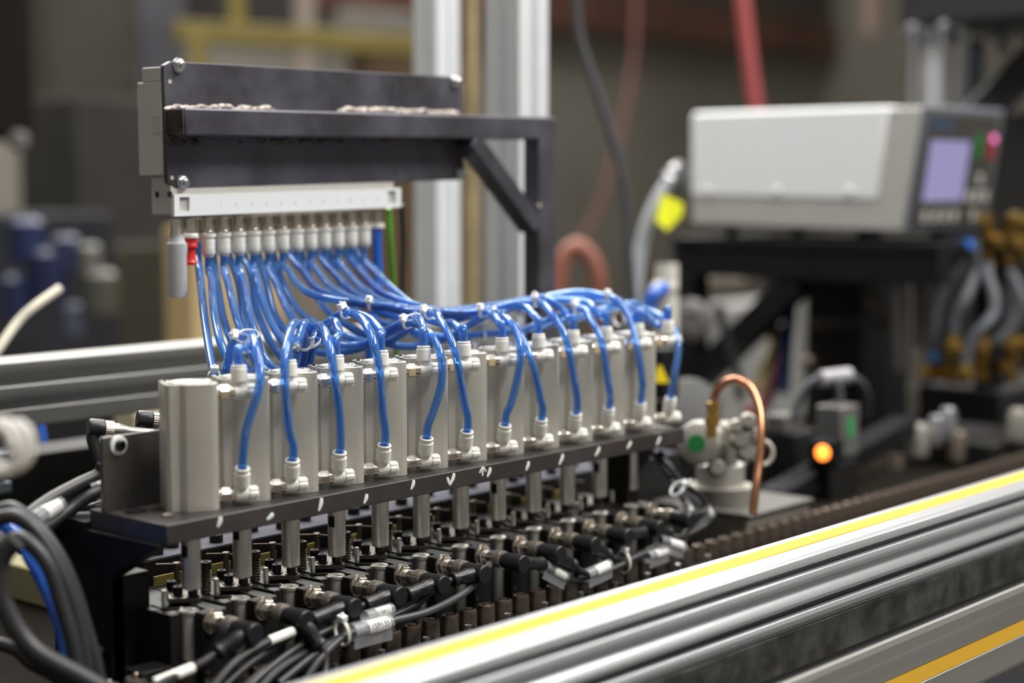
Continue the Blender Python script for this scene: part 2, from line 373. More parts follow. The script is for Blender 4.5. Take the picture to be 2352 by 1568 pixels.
FX0, FYF, FZ0, FP = .1431, .1929, .1566, .015; SL = math.tan(R(1))
def port(k, row): return V((FX0+FP*k, FYF+(.0125 if row else 0), FZ0+FP*k*SL))
x0 = pl(377, 290).x+.001; yb = atx(317, 290, x0).y
mf = thing('valve_manifold', 'light grey valve manifold with white numbered strip bolted behind the dark plate', 'valve manifold', (x0, YP+.0042, .17))
zt = atx(317, 190, x0).z; zb = atx(320, 403, x0).z; zt2 = atx(340, 155, x0).z; zlo = atx(342, 493, x0).z; x9 = pl(905, 470).x; yb2 = atx(338, 450, x0).y
sh = Matrix(((1, 0, 0, 0), (0, 1, 0, 0), (SL, 0, 1, -SL*x0), (0, 0, 0, 1)))
MB().box((x0, YP+.0042, zb), (x9, yb, zt), M=sh).build('valve_block', M['greyplas'], mf, .0008)
MB().box((x0, YP+.0042, zt), (x9-.01, yb-.006, zt2), M=sh).build('valve_cover', M['greyplas'], mf, .0008)
zm = aty(398, 438, YP).z
MB().box((x0+.004, YP+.0002, zlo), (x9, yb2, zb-.0012), M=sh).build('end_block', M['greyplas'], mf, .0008)
for px, py in ((361, 447), (390, 446)):
    q = V((x0+.004, atx(px, py, x0+.004).y, atx(px, py, x0+.004).z)) if px < 370 else aty(px, py, YP+.0002)
    MB().lathe([(.0024, -.0002), (.0024, .0002)], q, (-1, 0, 0) if px < 370 else (0, -1, 0), 16).build('screw_hole', M['screw'], mf)
for (ya, za), (yb_, zb_) in (((352, 268), (371, 268)), ((352, 268), (352, 304)), ((352, 304), (371, 304)), ((359, 276), (359, 296)), ((365, 274), (365, 300))):
    MB().bar(atx(ya, za, x0-.0001), atx(yb_, zb_, x0-.0001), .0004, .0003).build('printed_mark', M['key'], mf)
YS = YP-.0035
s0 = aty(400, 446, YS); s1 = aty(400, 497, YS); s2 = aty(921, 440, YS); hs = s0.z-s1.z; Ls = s2.x-s0.x
def sp(u, v): return (s0.x+u*Ls, s1.z+v*hs+u*Ls*SL)
W1, W2 = (.020, .060), (.935, .975)
st = MB()
for u0, u1, v0, v1 in ((0, W1[0], 0, 1), (W1[0], W1[1], 0, .22), (W1[0], W1[1], .86, 1), (W1[1], W2[0], 0, .97), (W2[0], W2[1], 0, .22), (W2[0], W2[1], .86, 1), (W2[1], 1, 0, 1)):
    st.prism([sp(u0, v0), sp(u1, v0), sp(u1, v1), sp(u0, v1)], YS, YS+.0034, lambda x, y, z: (x, z, y))
st.build('number_strip', M['whiteplas'], mf)
for a, b in (W1, W2):
    MB().prism([sp(a, .22), sp(b, .22), sp(b, .86), sp(a, .86)], YS+.0022, YS+.0032, lambda x, y, z: (x, z, y)).build('window', M['greyplas'], mf)
def text(txt, size, o, xdir, up, m, par, name='lettering'):
    cu = bpy.data.curves.new(name, 'FONT'); cu.body = txt; cu.size = size; cu.align_x = 'CENTER'; cu.align_y = 'CENTER'; cu.extrude = .00006
    tmp = bpy.data.objects.new(name+'_source', cu); COL.objects.link(tmp)
    dg = bpy.context.evaluated_depsgraph_get(); me = bpy.data.meshes.new_from_object(tmp.evaluated_get(dg)); bpy.data.objects.remove(tmp)
    me.materials.clear(); me.materials.append(m); me.name = name
    X = V(xdir).normalized(); Z = X.cross(V(up)).normalized(); Y = Z.cross(X)
    off = V((0, 0, 0)); q = par
    while q is not None: off += q.location; q = q.parent
    mt = Matrix((X, Y, Z)).transposed().to_4x4(); mt.translation = V(o)-off
    me.transform(mt); ob = bpy.data.objects.new(name, me); COL.objects.link(ob); ob.parent = par
    return ob
for k in range(13):
    p = port(k, 0); u = (p.x+.0045-s0.x)/Ls; x, z = sp(u, .42)
    if k < 12: text(str(k+1), .0032, (x, YS-.0001, z), (1, 0, SL), (0, 0, 1), M['key'], mf, 'number')
# front and rear rows of push-in fittings
f0 = None
def pfit(p):
    a = MB().lathe([(.0046, .0126), (.0046, .0034), (.0053, .0030), (.0053, .0012)][::-1], p, (0, 0, 1), 20)
    a.lathe([(.0051, .0064), (.0051, .0044)][::-1], p, (0, 0, 1), 6)
    f = a.build('port_fitting', M['nickel'], mf)
    MB().lathe([(.0048, -.0146), (.0052, -.0138), (.0052, -.0085), (.00505, -.0083), (.00505, -.0080), (.0052, -.0078), (.0052, -.0036), (.0044, -.0030), (.0044, -.0016), (.0058, -.0013), (.0059, .0010), (.0048, .0014)], p, (0, 0, 1), 22).build('release_collar', M['white'], f)
    MB().lathe([(.0036, -.0168), (.0041, -.0164), (.0041, -.0146)], p, (0, 0, 1), 18).build('collar_ring', M['greyplas'], f)
for k in range(12): pfit(port(k, 0))
for k in range(12):
    p = port(k, 1)
    f = MB().lathe([(.0046, .0126), (.0046, .0034), (.0053, .0030), (.0053, .0012)][::-1], p, (0, 0, 1), 18).build('port_fitting', M['nickel'], mf)
    MB().lathe([(.0044, -.0060), (.0052, -.0056), (.0052, .0010), (.0046, .0014)], p, (0, 0, 1), 18).build('release_collar', M['white'], f)
MB().lathe([(.0046, .0126), (.0046, .002), (.0052, .001), (.0052, -.002)][::-1], aty(406, 541, FYF), (0, 0, 1), 20).build('port_fitting', M['nickel'], mf)
pq = aty(436, 541, FYF)
f = MB().lathe([(.0056, .0126), (.0056, .002)][::-1], pq, (0, 0, 1), 20).build('port_fitting', M['nickel'], mf)
MB().lathe([(.0064, -.0016), (.0066, .0006), (.0058, .0018)], pq, (0, 0, 1), 24).build('release_collar', M['white'], f)
pb = aty(866, 517, FYF+.004)
f = MB().lathe([(.0052, .012), (.0052, .002)][::-1], pb, (0, 0, 1), 20).build('port_fitting', M['nickel'], mf)
MB().lathe([(.0062, -.0022), (.0062, .0010), (.005, .002)], pb, (0, 0, 1), 22).build('release_collar', M['white'], f)
o = MB().lathe([(0, -.0465), (.0066, -.0462), (.0072, -.0440), (.0070, -.0150), (.0076, -.0120), (.0076, -.0060), (.0062, -.0045), (.0052, -.0005), (.0052, .0008)], aty(406, 541, FYF), (0, 0, 1), 28).build('silencer', M['silencer'], None)
tag(o, 'frosted white exhaust silencer hanging beside the red plug under the manifold', 'silencer')
o = MB().lathe([(0, -.0222), (.0050, -.0220), (.0056, -.0200), (.0040, -.0175), (.0038, -.0110), (.0056, -.0088), (.0056, -.0070), (.0050, -.0062), (.0050, -.0014)], pq, (0, 0, 1), 28).build('blanking_plug', M['red'], None)
tag(o, 'red plastic blanking plug in the manifold port beside the silencer', 'plug')
P = smooth([pb+V((0, 0, -.001)), aty(866, 570, .197), aty(868, 640, .195), aty(862, 700, .19), aty(850, 770, .19), aty(850, 830, .19)])
tag(MB().sweep(P, .0042, 14).build('supply_hose', M['hose'], None), 'thick dark blue supply hose from the right end of the manifold', 'hose')
P = smooth([aty(893, 478, .196), aty(897, 560, .2), aty(903, 660, .21), aty(908, 760, .22), aty(912, 830, .23), aty(915, 880, .24)])
tag(MB().sweep(P, .0026, 10).build('earth_wire', M['green'], None), 'green wire hanging behind the blue tubes from the manifold', 'wire')
P = smooth([aty(922, 470, .20), aty(926, 560, .21), aty(924, 640, .215), aty(926, 720, .22)])
tag(MB().sweep(P, .0022, 10).build('thin_cable', M['cable'], None), 'thin black cable hanging beside the green wire', 'cable')
# ------------------------------------------------------------------ blue tubes
def way(L): return [aty(px, py, y) for px, py, y in L]
UP = [(905, 712, .075), (1000, 722, .068), (1100, 712, .066), (1200, 694, .064), (1300, 677, .062), (1380, 676, .060)]
LO = [(790, 762, .085), (890, 780, .08), (1000, 774, .078), (1100, 768, .076), (1200, 757, .074), (1300, 738, .072), (1400, 722, .070)]
ARC = {}
ARC[0] = dict(T=[(569, 801, .006), (580, 767, .022), (592, 790, .040), (594, 840, .054)], B=[(566, 984, -.0135), (592.5, 900, -.018), (598, 854, -.016), (589, 801, -.004), (576, 768, .014), (552, 775, .030), (532, 797, .040), (516, 858, .050)])
ARC[1] = dict(T=[(684, 778, .006), (700, 741, .024), (716, 766, .042), (708, 838, .054)], B=[(663, 984, -.0135), (654, 877, -.017), (656, 808, -.012), (672, 745, .010), (694, 752, .028), (699, 800, .044), (688, 850, .054)])
ARC[2] = dict(T=[(779, 766, .006), (767, 737, .020), (738, 752, .036), (716, 800, .05)], B=[(779, 946, -.0135), (769, 870, -.017), (759, 805, -.012), (745, 760, .006), (728, 748, .024), (706, 775, .042), (694, 830, .054)])
ARC[3] = dict(T=[(876, 762, .004), (849, 732, .022), (811, 720, .038), (765, 733, .052)], B=[(879, 946, -.0135), (872, 854, -.017), (857, 785, -.012), (834, 736, .008), (799, 717, .032), (755, 738, .052)])
ARC[4] = dict(T=[(974, 759, .004), (963, 732, .020), (945, 733, .034)], B=[(995, 945, -.0135), (1013, 885, -.018), (1014, 826, -.018), (999, 783, -.008), (973, 753, .010), (943, 741, .030)])
ARC[5] = dict(T=[(1059, 759, .004), (1039, 742, .018), (1008, 740, .036)], B=[(1066, 922, -.0135), (1052, 839, -.017), (1039, 789, -.012), (1016, 743, .006), (986, 720, .030)])
ARC[6] = dict(T=[(1149, 746, .004), (1132, 724, .020), (1112, 716, .036)], B=[(1174, 925, -.0135), (1191, 855, -.018), (1195, 803, -.018), (1182, 753, -.006), (1152, 724, .014), (1126, 717, .036)])
ARC[7] = dict(T=[(1231, 729, .004), (1208, 706, .020), (1182, 700, .034), (1140, 706, .048)], B=[(1241, 915, -.0125), (1228, 852, -.015), (1208, 796, -.006), (1186, 752, .012), (1150, 733, .034), (1118, 724, .048)])
ARC[8] = dict(T=[(1309, 733, .004), (1288, 706, .018), (1258, 688, .032), (1235, 684, .044)], B=[(1319, 872, -.017), (1301, 783, -.014), (1275, 730, .002), (1248, 701, .022), (1230, 693, .038)])
ARC[9] = dict(T=[(1381, 726, .004), (1361, 706, .016), (1337, 693, .032)], B=[(1397, 879, -.017), (1382, 786, -.014), (1358, 736, .004), (1326, 710, .028)])
ARC[10] = dict(T=[(1456, 730, .006), (1436, 706, .020), (1404, 684, .034)], B=[(1475, 872, -.016), (1464, 799, -.013), (1444, 726, .006), (1414, 690, .024), (1391, 680, .036)])
ARC[11] = dict(T=[(1516, 748, .008), (1484, 723, .026), (1440, 703, .044)], B=[(1550, 856, -.015), (1558, 799, -.012), (1549, 756, -.002), (1523, 730, .016), (1484, 712, .036), (1440, 698, .05)])
DROP = {0: dict(T=[(486, 640, .17), (492, 720, .12), (512, 800, .085), (556, 868, .066)], B=[(460, 640, .18), (471, 740, .13), (487, 838, .09), (498, 880, .066)]),
        1: dict(T=[(524, 650, .17), (550, 750, .12), (600, 840, .085), (660, 872, .068)], B=[(500, 660, .18), (522, 760, .14), (580, 862, .09), (640, 884, .068)]),
        2: dict(T=[(560, 650, .17), (580, 745, .12), (620, 838, .09), (680, 848, .066)], B=[(548, 650, .18), (562, 740, .15), (590, 838, .10), (650, 872, .072)]),
        3: dict(T=[(590, 640, .17), (618, 730, .13), (668, 800, .095), (722, 778, .068)], B=[(578, 640, .18), (596, 730, .15), (650, 822, .105), (716, 800, .070)]),
        4: dict(T=[(634, 650, .17), (672, 730, .125), (740, 782, .095), (830, 790, .078), (900, 752, .052)], B=[(612, 650, .18), (640, 740, .15), (720, 805, .11), (820, 802, .085), (900, 762, .054)])}
TUBES = {}
for i in range(12):
    for wh in 'TB':
        rnd = random.Random(100*i+(wh == 'B'))
        row = 0 if wh == 'T' else 1
        p = port(i, row)+V((0, 0, -.0150 if row == 0 else -.004)); c, d = wcol(i, wh)
        arcp = way(ARC[i][wh])
        pts = [p, p+V((0, 0, -.012))]
        if i in DROP: pts += way(DROP[i][wh])
        else:
            k = i-5; nod = UP if (wh == 'T' or i in (6, 8, 10)) else LO
            sx = 478+33*i; j = V((rnd.uniform(-.004, .004), rnd.uniform(-.009, .009), rnd.uniform(-.0045, .0045)))
            a = (sx+18, 620, .175) if nod is UP else (sx+2, 640, .185)
            b = (sx+75, 676, .125) if nod is UP else (sx+50, 720, .14)
            pts += way([a, b])
            tie = ARC[i][wh][-1]
            for n in nod:
                if n[0] > sx+115 and n[0] < tie[0]-62: pts.append(aty(*n)+j)
        pts += arcp[::-1]
        pts += [c+d*.010, c-d*.002]
        P = smooth(pts, 7)
        o = MB().sweep(P, .0030, 14, inner=.0019).build('air_tube', M['tube'], None)
        end = 'upper' if wh == 'T' else 'lower'
        tag(o, 'clear blue air tube into the %s fitting of the cylinder %s' % (end, from_near(i)), 'air tube', 'blue air tubes'); TUBES[i, wh] = P

# ------------------------------------------------------------------ nylon ties on the tubes
def cable_tie(c, ax, ra, rb, sep, ha, label, tail=.006, rw=.0012, grp='white ties on the blue tubes'):
    a = V(ax).normalized(); u = V(sep)-a*V(sep).dot(a)
    if u.length < 1e-5: u = fr(a)[0]
    u.normalize(); v = a.cross(u); c = V(c); mb = MB(); n = 28
    for k in range(n):
        q = []
        for t in (2*PI*k/n, 2*PI*(k+1)/n):
            for e in (0, .0009):
                for s in (-1, 1): q.append(c+u*math.cos(t)*(ra+e)+v*math.sin(t)*(rb+e)+a*(s*rw))
        mb.add(q, [(0,1,5,4), (2,6,7,3), (0,4,6,2), (1,3,7,5)])
    o = mb.build('cable_tie', M['tie'], None); tag(o, label, 'cable tie', grp)
    best = max(((u*math.cos(R(k))*ra+v*math.sin(R(k))*rb) for k in range(0, 360, 15)), key=lambda q: q.z*1.0-q.dot(FW)*.8+q.dot(RT)*math.sin(R(ha))*.9)
    hd = best.normalized(); hp = c+best+hd*.0018; tg = a.cross(hd)
    h = MB().bar(hp-tg*.0028, hp+tg*.0028, .0046, .0042, up=hd); h.bar(hp, hp+hd*tail, .0024, .0010, up=tg)
    b = h.build('tie_head', M['tie'], None, .0004); b.parent = o
    return o
TIES = [((548, 776, .0305), 0, 'by the loop over the second cylinder from the near end'), ((716, 772, .042), 1, 'on the double loop over the third cylinder'),
        ((737, 757, .034), 2, 'nearest the collar above the third cylinder from the near end'), ((762, 745, .05), 2, 'with a long strap bridging two loops'), ((803, 719, .035), 3, 'at the top of the arch over the fourth cylinder'),
        ((941, 738, .033), 4, 'where tubes leave the bundle above the fifth cylinder'), ((985, 724, .032), 5, 'where tubes leave the bundle above the sixth cylinder'), ((1116, 718, .037), 6, 'pair of heads above the seventh cylinder'),
        ((1126, 718, .040), 7, 'second of the pair above the seventh cylinder'), ((1234, 690, .040), 8, 'where tubes leave the bundle above the ninth cylinder'), ((1331, 702, .031), 9, 'where tubes leave the bundle above the tenth cylinder'),
        ((1397, 682, .036), 10, 'highest of all, above the eleventh cylinder'), ((866, 716, .090), 6, 'around the bundle left of the arches'), ((494, 864, .078), 0, 'low around tubes behind the first cylinder')]
def near(P, c):
    j = min(range(1, len(P)-1), key=lambda q: (P[q]-c).length); return P[j], (P[j+1]-P[j-1]).normalized()
for (px, py, y), i, txt in TIES:
    c = aty(px, py, y); pb_, ab_ = near(TUBES[i, 'B'], c); pt_, at_ = near(TUBES[i, 'T'], pb_)
    d = pt_-pb_
    if d.length < .0095: c, ra = (pb_+pt_)/2, d.length/2+.0036
    else: c, ra = pb_, .0036
    cable_tie(c, ab_, ra, .0036, d, random.choice((-60, -20, 20, 60)), 'white nylon cable tie '+txt, tail=random.uniform(.003, .006))
for px, py, y, txt, r in ((1186, 736, .074, 'around the lower bundle behind the eighth cylinder', .007), (1422, 731, .07, 'around the lower bundle behind the eleventh cylinder', .006), (1096, 770, .078, 'around the lower bundle behind the sixth cylinder', .008)):
    cable_tie(aty(px, py, y), (1, 0, .05), r, r, (0, 0, 1), 10, 'white nylon cable tie '+txt)
# ------------------------------------------------------------------ machine bed
TZ = -.128
MB_ = MB().box((-.35, -.205, TZ-.03), (2.2, .42, TZ)).build('machine_bed', M['bed'], None, .001)
tag(MB_, 'black steel machine bed that carries the whole row of press nests', 'machine bed')
t = thing('support_leg', 'black steel support leg under the near end of the cylinder plate', 'leg bracket', (-.066, .066, TZ))
q = [(.097, TZ), (.037, TZ), (.037, -.0480), (-.0150, -.0200), (.097, -.0200)]
MB().prism(q, -.066, -.0545, lambda x, y, z: (z, x, y)).build('side_plate', M['blacktop'], t, .0008)
MB().box((-.064, .037, TZ), (-.035, .062, -.048)).build('foot_block', M['black'], t, .0008)
MB().box((-.066, .0605, -.0200), (-.03, .097, -.0152)).build('top_pad', M['black'], t, .0008)
for y, z in ((.066, -.112), (.078, -.1065)):
    MB().lathe([(.0048, 0), (.0048, .007), (.0042, .0076), (.0026, .0076), (.0024, .004), (0, .004)], (-.066, y, z), (-1, 0, 0), 20).build('socket_screw', M['screw'], t)
pk = atx(232, 1495, -.066)
MB().lathe([(.0035, 0), (.0035, .008), (.0062, .009), (.0062, .0145), (.0050, .0155)], pk, (-1, 0, 0), 22).build('knob', M['clamp'], t)
t = thing('end_gusset', 'black gusset bracket under the far end of the cylinder plate', 'bracket', (.47, .02, -.0201))
MB().prism([(.435, -.0201), (.4725, -.0201), (.4725, -.030), (.452, -.046), (.445, TZ), (.435, TZ)], .012, .040, lambda x, y, z: (x, z, y)).build('web', M['black'], t, .0008)

t = thing('sensor_plate', 'small upright dark plate with white washer beside the nearest cylinder', 'plate', (-.058, .043, ZP))
M['splate'] = mat('brushed_dark_plate', (.16, .15, .145), .36, .75, noise=.2, nscale=40)
MB().box((-.0640, .0430, ZP), (.018, .0465, .0395)).build('panel', M['splate'], t, .0004)
pz = aty(271, 1022, .043)
MB().lathe([(.0062, 0), (.0062, .0012), (.0050, .0016)], pz, (0, -1, 0), 26).build('washer', M['whiteplas'], t)
MB().lathe([(.0036, .0012), (.0036, .0036), (.003, .0044), (.0019, .0044), (.0017, .0025), (0, .0025)], pz, (0, -1, 0), 20).build('screw', M['screw'], t)

# ------------------------------------------------------------------ press nests (one under every cylinder rod); local origin on the rod axis at bed height
N0 = V((AX0, AY, TZ)); zz = lambda z: z-TZ
n0 = thing('press_nest', 'black press nest with clamp plate and spring under the cylinder '+from_near(0), 'press nest', N0, 0, 'row of press nests')
ZN = zz(-.0705)
MB().prism([(-.0088, -.0217), (.0098, -.0217), (.0124, -.0190), (.0124, .0060), (.0030, .0060), (.0012, -.0130), (-.0088, -.0130)], zz(-.122), ZN).build('front_block', M['black'], n0, .0005, True)
MB().prism([(-.0241, -.0096), (-.0176, -.0096), (-.0163, -.0083), (-.0163, .0060), (-.0100, .0125), (-.0100, .0170), (-.0241, .0170)], zz(-.122), ZN).build('side_block', M['black'], n0, .0005, True)
MB().box((-.0240, .0172, zz(-.122)), (.0165, .0690, zz(-.0722))).build('rear_block', M['black'], n0, .0006, True)
MB().box((-.0241, -.0200, 0), (.0172, .0690, zz(-.122))).build('base', M['blacktop'], n0, .0006, True)
MB().box((-.0162, -.0010, zz(-.122)), (.0010, .0170, zz(-.0740))).build('core_block', M['black'], n0, .0005, True)
MB().lathe([(.0056, zz(-.122)), (.0056, zz(-.0730)), (.0064, zz(-.0722)), (.0066, zz(-.0702)), (.0061, zz(-.0698)), (.0046, zz(-.0706)), (.0040, zz(-.0735)), (0, zz(-.0735))], (-.0090, -.0078, 0), (0, 0, 1), 28).build('sleeve', M['steel'], n0, 0, True)
MB().lathe([(.0062, 0), (.0066, .0008), (.0058, .0011), (.0050, .0006), (.0048, -.002), (0, -.002)], (-.0055, .0095, zz(-.0740)), (0, 0, 1), 24).build('ring', M['bronze'], n0, 0, True)
c45 = .7071
cq = lambda u, v: (-.0041+u*c45+v*c45, .0183-u*c45+v*c45)
MB().prism([cq(0, 0), cq(.0188, 0), cq(.0210, .0025), cq(.0210, .0075), cq(.0150, .0110), cq(.0120, .0300), cq(-.0030, .0360), cq(-.0060, .0280), cq(-.0020, .0120)], zz(-.0712), zz(-.0680)).build('clamp_plate', M['clamp'], n0, .0004, True)
for u, v in ((.0150, .0042), (.0050, .0080), (-.0010, .0230)):
    x, y = cq(u, v)
    a = MB().lathe([(.0043, 0), (.0043, .0007), (.0036, .0009)], (x, y, zz(-.0680)), (0, 0, 1), 20).lathe([(.0032, .0007), (.0032, .0056), (.0028, .0061), (.0018, .0061), (.0016, .0035), (0, .0035)], (x, y, zz(-.0680)), (0, 0, 1), 20)
    a.build('socket_screw', M['screw'], n0, 0, True)
SX, SY = .0305, .0235
MB().helix((SX, SY, zz(-.0715)), .0032, .0018, 8.5, .00075).build('spring', M['bronze'], n0, 0, True)
MB().lathe([(.0021, zz(-.0722)), (.0021, zz(-.0560)), (.0038, zz(-.0558)), (.0041, zz(-.0510)), (.0037, zz(-.0505)), (.0022, zz(-.0505)), (.0020, zz(-.0530)), (0, zz(-.0530))], (SX, SY, 0), (0, 0, 1), 22).build('spring_screw', M['screw'], n0, 0, True)
MB().lathe([(.0017, zz(-.0720)), (.0018, zz(-.0592)), (.0014, zz(-.0586)), (0, zz(-.0586))], (-.0160, .0072, 0), (0, 0, 1), 18).build('dowel_pin', M['steel'], n0, 0, True)
MB().lathe([(.0020, zz(-.0722)), (.0020, zz(-.0575)), (.0027, zz(-.0572)), (.0027, zz(-.0550)), (.0022, zz(-.0546)), (0, zz(-.0546))], (-.0140, .0506, 0), (0, 0, 1), 18).build('post', M['bronze'], n0, 0, True)
MB().sweep([(-.0235, .0600, zz(-.0560)), (-.0185, .0545, zz(-.0558)), (-.0135, .0490, zz(-.0560)), (-.0080, .0430, zz(-.0566))], .0007, 8).build('wire', M['clamp'], n0, 0, True)
MB().sweep(smooth([(-.0225, .0125, zz(-.0680)), (-.0205, .0085, zz(-.0690)), (-.0190, .0045, zz(-.0697)), (-.0150, .0000, zz(-.0697)), (-.0120, -.0035, zz(-.0695))], 4), .0008, 8).build('wire', M['screw'], n0, 0, True)
MB().box((-.0215, .0650, zz(-.0722)), (.0020, .0662, zz(-.0655))).build('scale_strip', M['scale'], n0, 0, True)
MB().lathe([(.0012, 0), (.0012, .0003), (0, .0003)], (-.0055, -.0217, zz(-.1085)), (0, -1, 0), 12).build('set_screw', M['clamp'], n0, 0, True)
for i in range(1, 12): dup(n0, N0+V((PITCH*i, 0, 0)), 'black press nest with clamp plate and spring under the cylinder '+from_near(i))
p = atz(300, 1530, -.118)
MB_ = MB().box((-.070, -.0005, -.125), (-.0475, .018, -.100)).build('stop_block', M['black'], None, .0006); tag(MB_, 'small black stop block on the bed left of the nearest press nest', 'block')
t = thing('end_plate', 'dark chamfered end plate under the nearest domed chain pins', 'plate', (-.06, -.01, TZ))
MB().box((-.105, -.0225, TZ+.0002), (-.042, .0, -.1185)).build('slab', M['black'], t, .0008)

for k, (px, py) in enumerate(((250, 1560), (312, 1543), (376, 1527), (428, 1512))):
    p = atz(px, py, -.100); p.z = -.1184
    o = MB().lathe([(.0070, 0), (.0074, .0010), (.0074, .0120), (.0064, .0150), (.0058, .0152), (.0052, .0146), (.0020, .0150), (.0018, .0176), (.0010, .0184), (0, .0184)], p, (0, 0, 1), 26).build('domed_pin', M['bronze'], None)
    tag(o, 'domed brown chain pin at the bottom left, %s from the picture edge' % ORD[k], 'pin', 'domed pins at the near end')
# rear bars behind the nests
for k, (y0, y1, zt, lab, x0_, x1_) in enumerate(((.0900, .1220, -.0560, 'long dark rear bar with grey top behind the press nests', -.0, .62), (.1700, .2000, -.0700, 'second lower dark bar further behind the press nests', .10, .9))):
    t = thing('rear_bar', lab, 'bar', (.1, y0, TZ))
    MB().box((x0_, y0, TZ), (x1_, y1, zt-.0006)).build('bar', M['black'], t, .0006)
    MB().box((x0_+.0005, y0+.0005, zt-.0006), (x1_-.0005, y1-.0005, zt)).build('grey_top', M['bluegrey'], t)  # thin blue grey slab on top, paler than the bar
    x = x0_+.02; j = 0
    while x < x1_-.02 and j < 30:
        yy = (y0+y1)/2+(.006 if j % 2 else -.004)
        MB().lathe([(.0048, 0), (.0048, .0052), (.0042, .0058), (.0026, .0058), (.0024, .003), (0, .003)], (x, yy, zt), (0, 0, 1), 16).build('socket_screw', M['screw'], t)
        x += .021+.010*(j % 3); j += 1
for i in range(8):
    x = .17+.052*i
    t = thing('sensor_clip', 'yellow sensor clip on grey arm between the rear bars, %s from the near end' % ORD[i], 'clip', (x, .146, TZ), 0, 'yellow clips behind the nests')
    MB().box((-.006, -.004, 0), (.006, .004, .034)).build('stand', M['black'], t, .0005, True)
    MB().prism([(-.008, .034), (.009, .034), (.009, .046), (.004, .046), (.004, .041), (-.008, .041)], -.004, .004, lambda x, y, z: (x, z, y)).build('clip', M['yellow'], t, .0005, True)
    MB().box((-.016, -.006, .020), (-.006, .006, .028)).build('arm', M['bluegrey'], t, .0005, True)

# ------------------------------------------------------------------ coaxial connectors and their cables
arms = [(499, 1499, -.036), (735, 1484, -.052), (716, 1424, -.036), (838, 1389, -.036), (934, 1366, -.036), (1038, 1332, -.036),
        (1244, 1294, -.038), (1318, 1300, -.043), (1398, 1276, -.042), (1478, 1222, -.036), (1528, 1222, -.042), (1600, 1182, -.036)]
ext = {0: [(455, 1526, -.04), (400, 1552, -.05), (330, 1590, -.06)], 1: [(748, 1530, -.058), (740, 1580, -.064)],
       2: [(690, 1438, -.036), (640, 1478, -.038), (560, 1535, -.042), (470, 1620, -.046)], 3: [(815, 1402, -.036), (770, 1438, -.04), (690, 1482, -.044), (590, 1560, -.05), (520, 1640, -.055)],
       4: [(915, 1378, -.036), (880, 1402, -.038), (820, 1440, -.044), (740, 1490, -.05), (640, 1570, -.058)], 5: [(1025, 1340, -.036), (985, 1362, -.038), (960, 1385, -.036), (880, 1425, -.034), (800, 1455, -.034)],
       6: [(1262, 1302, -.038), (1300, 1328, -.040), (1350, 1332, -.042), (1400, 1310, -.042), (1450, 1285, -.042)], 7: [(1336, 1312, -.044), (1362, 1318, -.046), (1410, 1306, -.046), (1460, 1280, -.044), (1530, 1250, -.042)],
       8: [(1414, 1282, -.042), (1440, 1284, -.042), (1500, 1258, -.04), (1560, 1232, -.04)], 9: [(1500, 1224, -.038), (1530, 1244, -.042), (1575, 1240, -.044)],
       10: [(1548, 1234, -.044), (1580, 1228, -.044), (1620, 1206, -.042)], 11: [(1622, 1170, -.034), (1610, 1140, -.030), (1570, 1110, -.024), (1530, 1065, -.014), (1515, 1040, -.004)]}
CJ = V((-.0202, -.0062, -.0763)); CABP = {}
for i in range(12):
    o = CJ+V((PITCH*i, 0, 0)); ax = V((0, -1, -.03)).normalized()
    t = thing('coaxial_connector', 'nickel connector with black angled boot plugged into the nest '+from_near(i), 'cable connector', o, 0, 'row of cable connectors')
    MB().lathe([(.0078, .0003), (.0080, .0008), (.0080, .0013), (.0070, .0016)], o, ax, 28).build('lock_washer', M['nickel'], t)
    MB().lathe([(.0062, .0016), (.0069, .0020), (.0069, .0042), (.0060, .0048)], o, ax, 6, ph=R(20)).build('hex_nut', M['nickel'], t)
    b = MB()
    h = .0046
    while h < .0085: b.lathe([(.0043, h), (.0047, h+.0003), (.0043, h+.0006)], o, ax, 22); h += .0006
    b.lathe([(.0042, .004), (.0042, .0086), (.0050, .0088), (.0050, .0150)], o, ax, 24).build('jack_barrel', M['nickel'], t)
    u, v, a = fr(ax)
    for ang, mm in ((-55, 'orange'), (60, 'bluedot' if i < 7 else 'orange')):
        hd = RT*math.cos(R(ang))*.55+V((0, 0, 1))*math.sin(R(ang)); hd = (hd-a*hd.dot(a)).normalized()
        MB().lathe([(.0009, 0), (.0009, .0003), (0, .0003)], o+a*.0118+hd*.0049, hd, 10).build('key_dot', M[mm], t)
    k = MB().lathe([(.0054, .0140), (.0064, .0146), (.0066, .0208), (.0060, .0212)], o, ax, 72, mod=lambda k, n: .955 if k % 3 == 0 else 1)
    cr = k.build('coupling_ring', M['knurl'], t)
    MB().lathe([(.0060, .0210), (.0066, .0214), (.0066, .0224), (.0060, .0227)], o, ax, 28).build('bright_rim', M['nickel'], cr)
    c = o+a*.0345; e = aty(*arms[i]); d = (e-c); Lr = min(d.length, .034); d.normalize(); e = c+d*max(Lr, .020)
    bt = MB().lathe([(.0060, .0224), (.0061, .0300), (.0066, .0345), (.0067, .0405), (.0060, .0416), (0, .0416)], o, ax, 28)
    bt.sweep([c, c+d*.006, c+d*.010, c+d*(.012), e-d*.004, e-d*.0035, e-d*.0008, e], [.0050, .0052, .0056, .0050, .0046, .0052, .0054, .0048], 18)
    s = d.cross(ax).normalized()
    bt.bar(c+d*.006+ax*.004, c+d*.017+ax*.0035, .0026, .0050, up=s)
    bt.build('boot', M['boot'], t)
    P = smooth([e-d*.004, e+d*.004]+[aty(*q) for q in ext[i]], 6); CABP[i] = P
    MB().sweep(P, .0026, 12).build('cable', M['cable'], t)
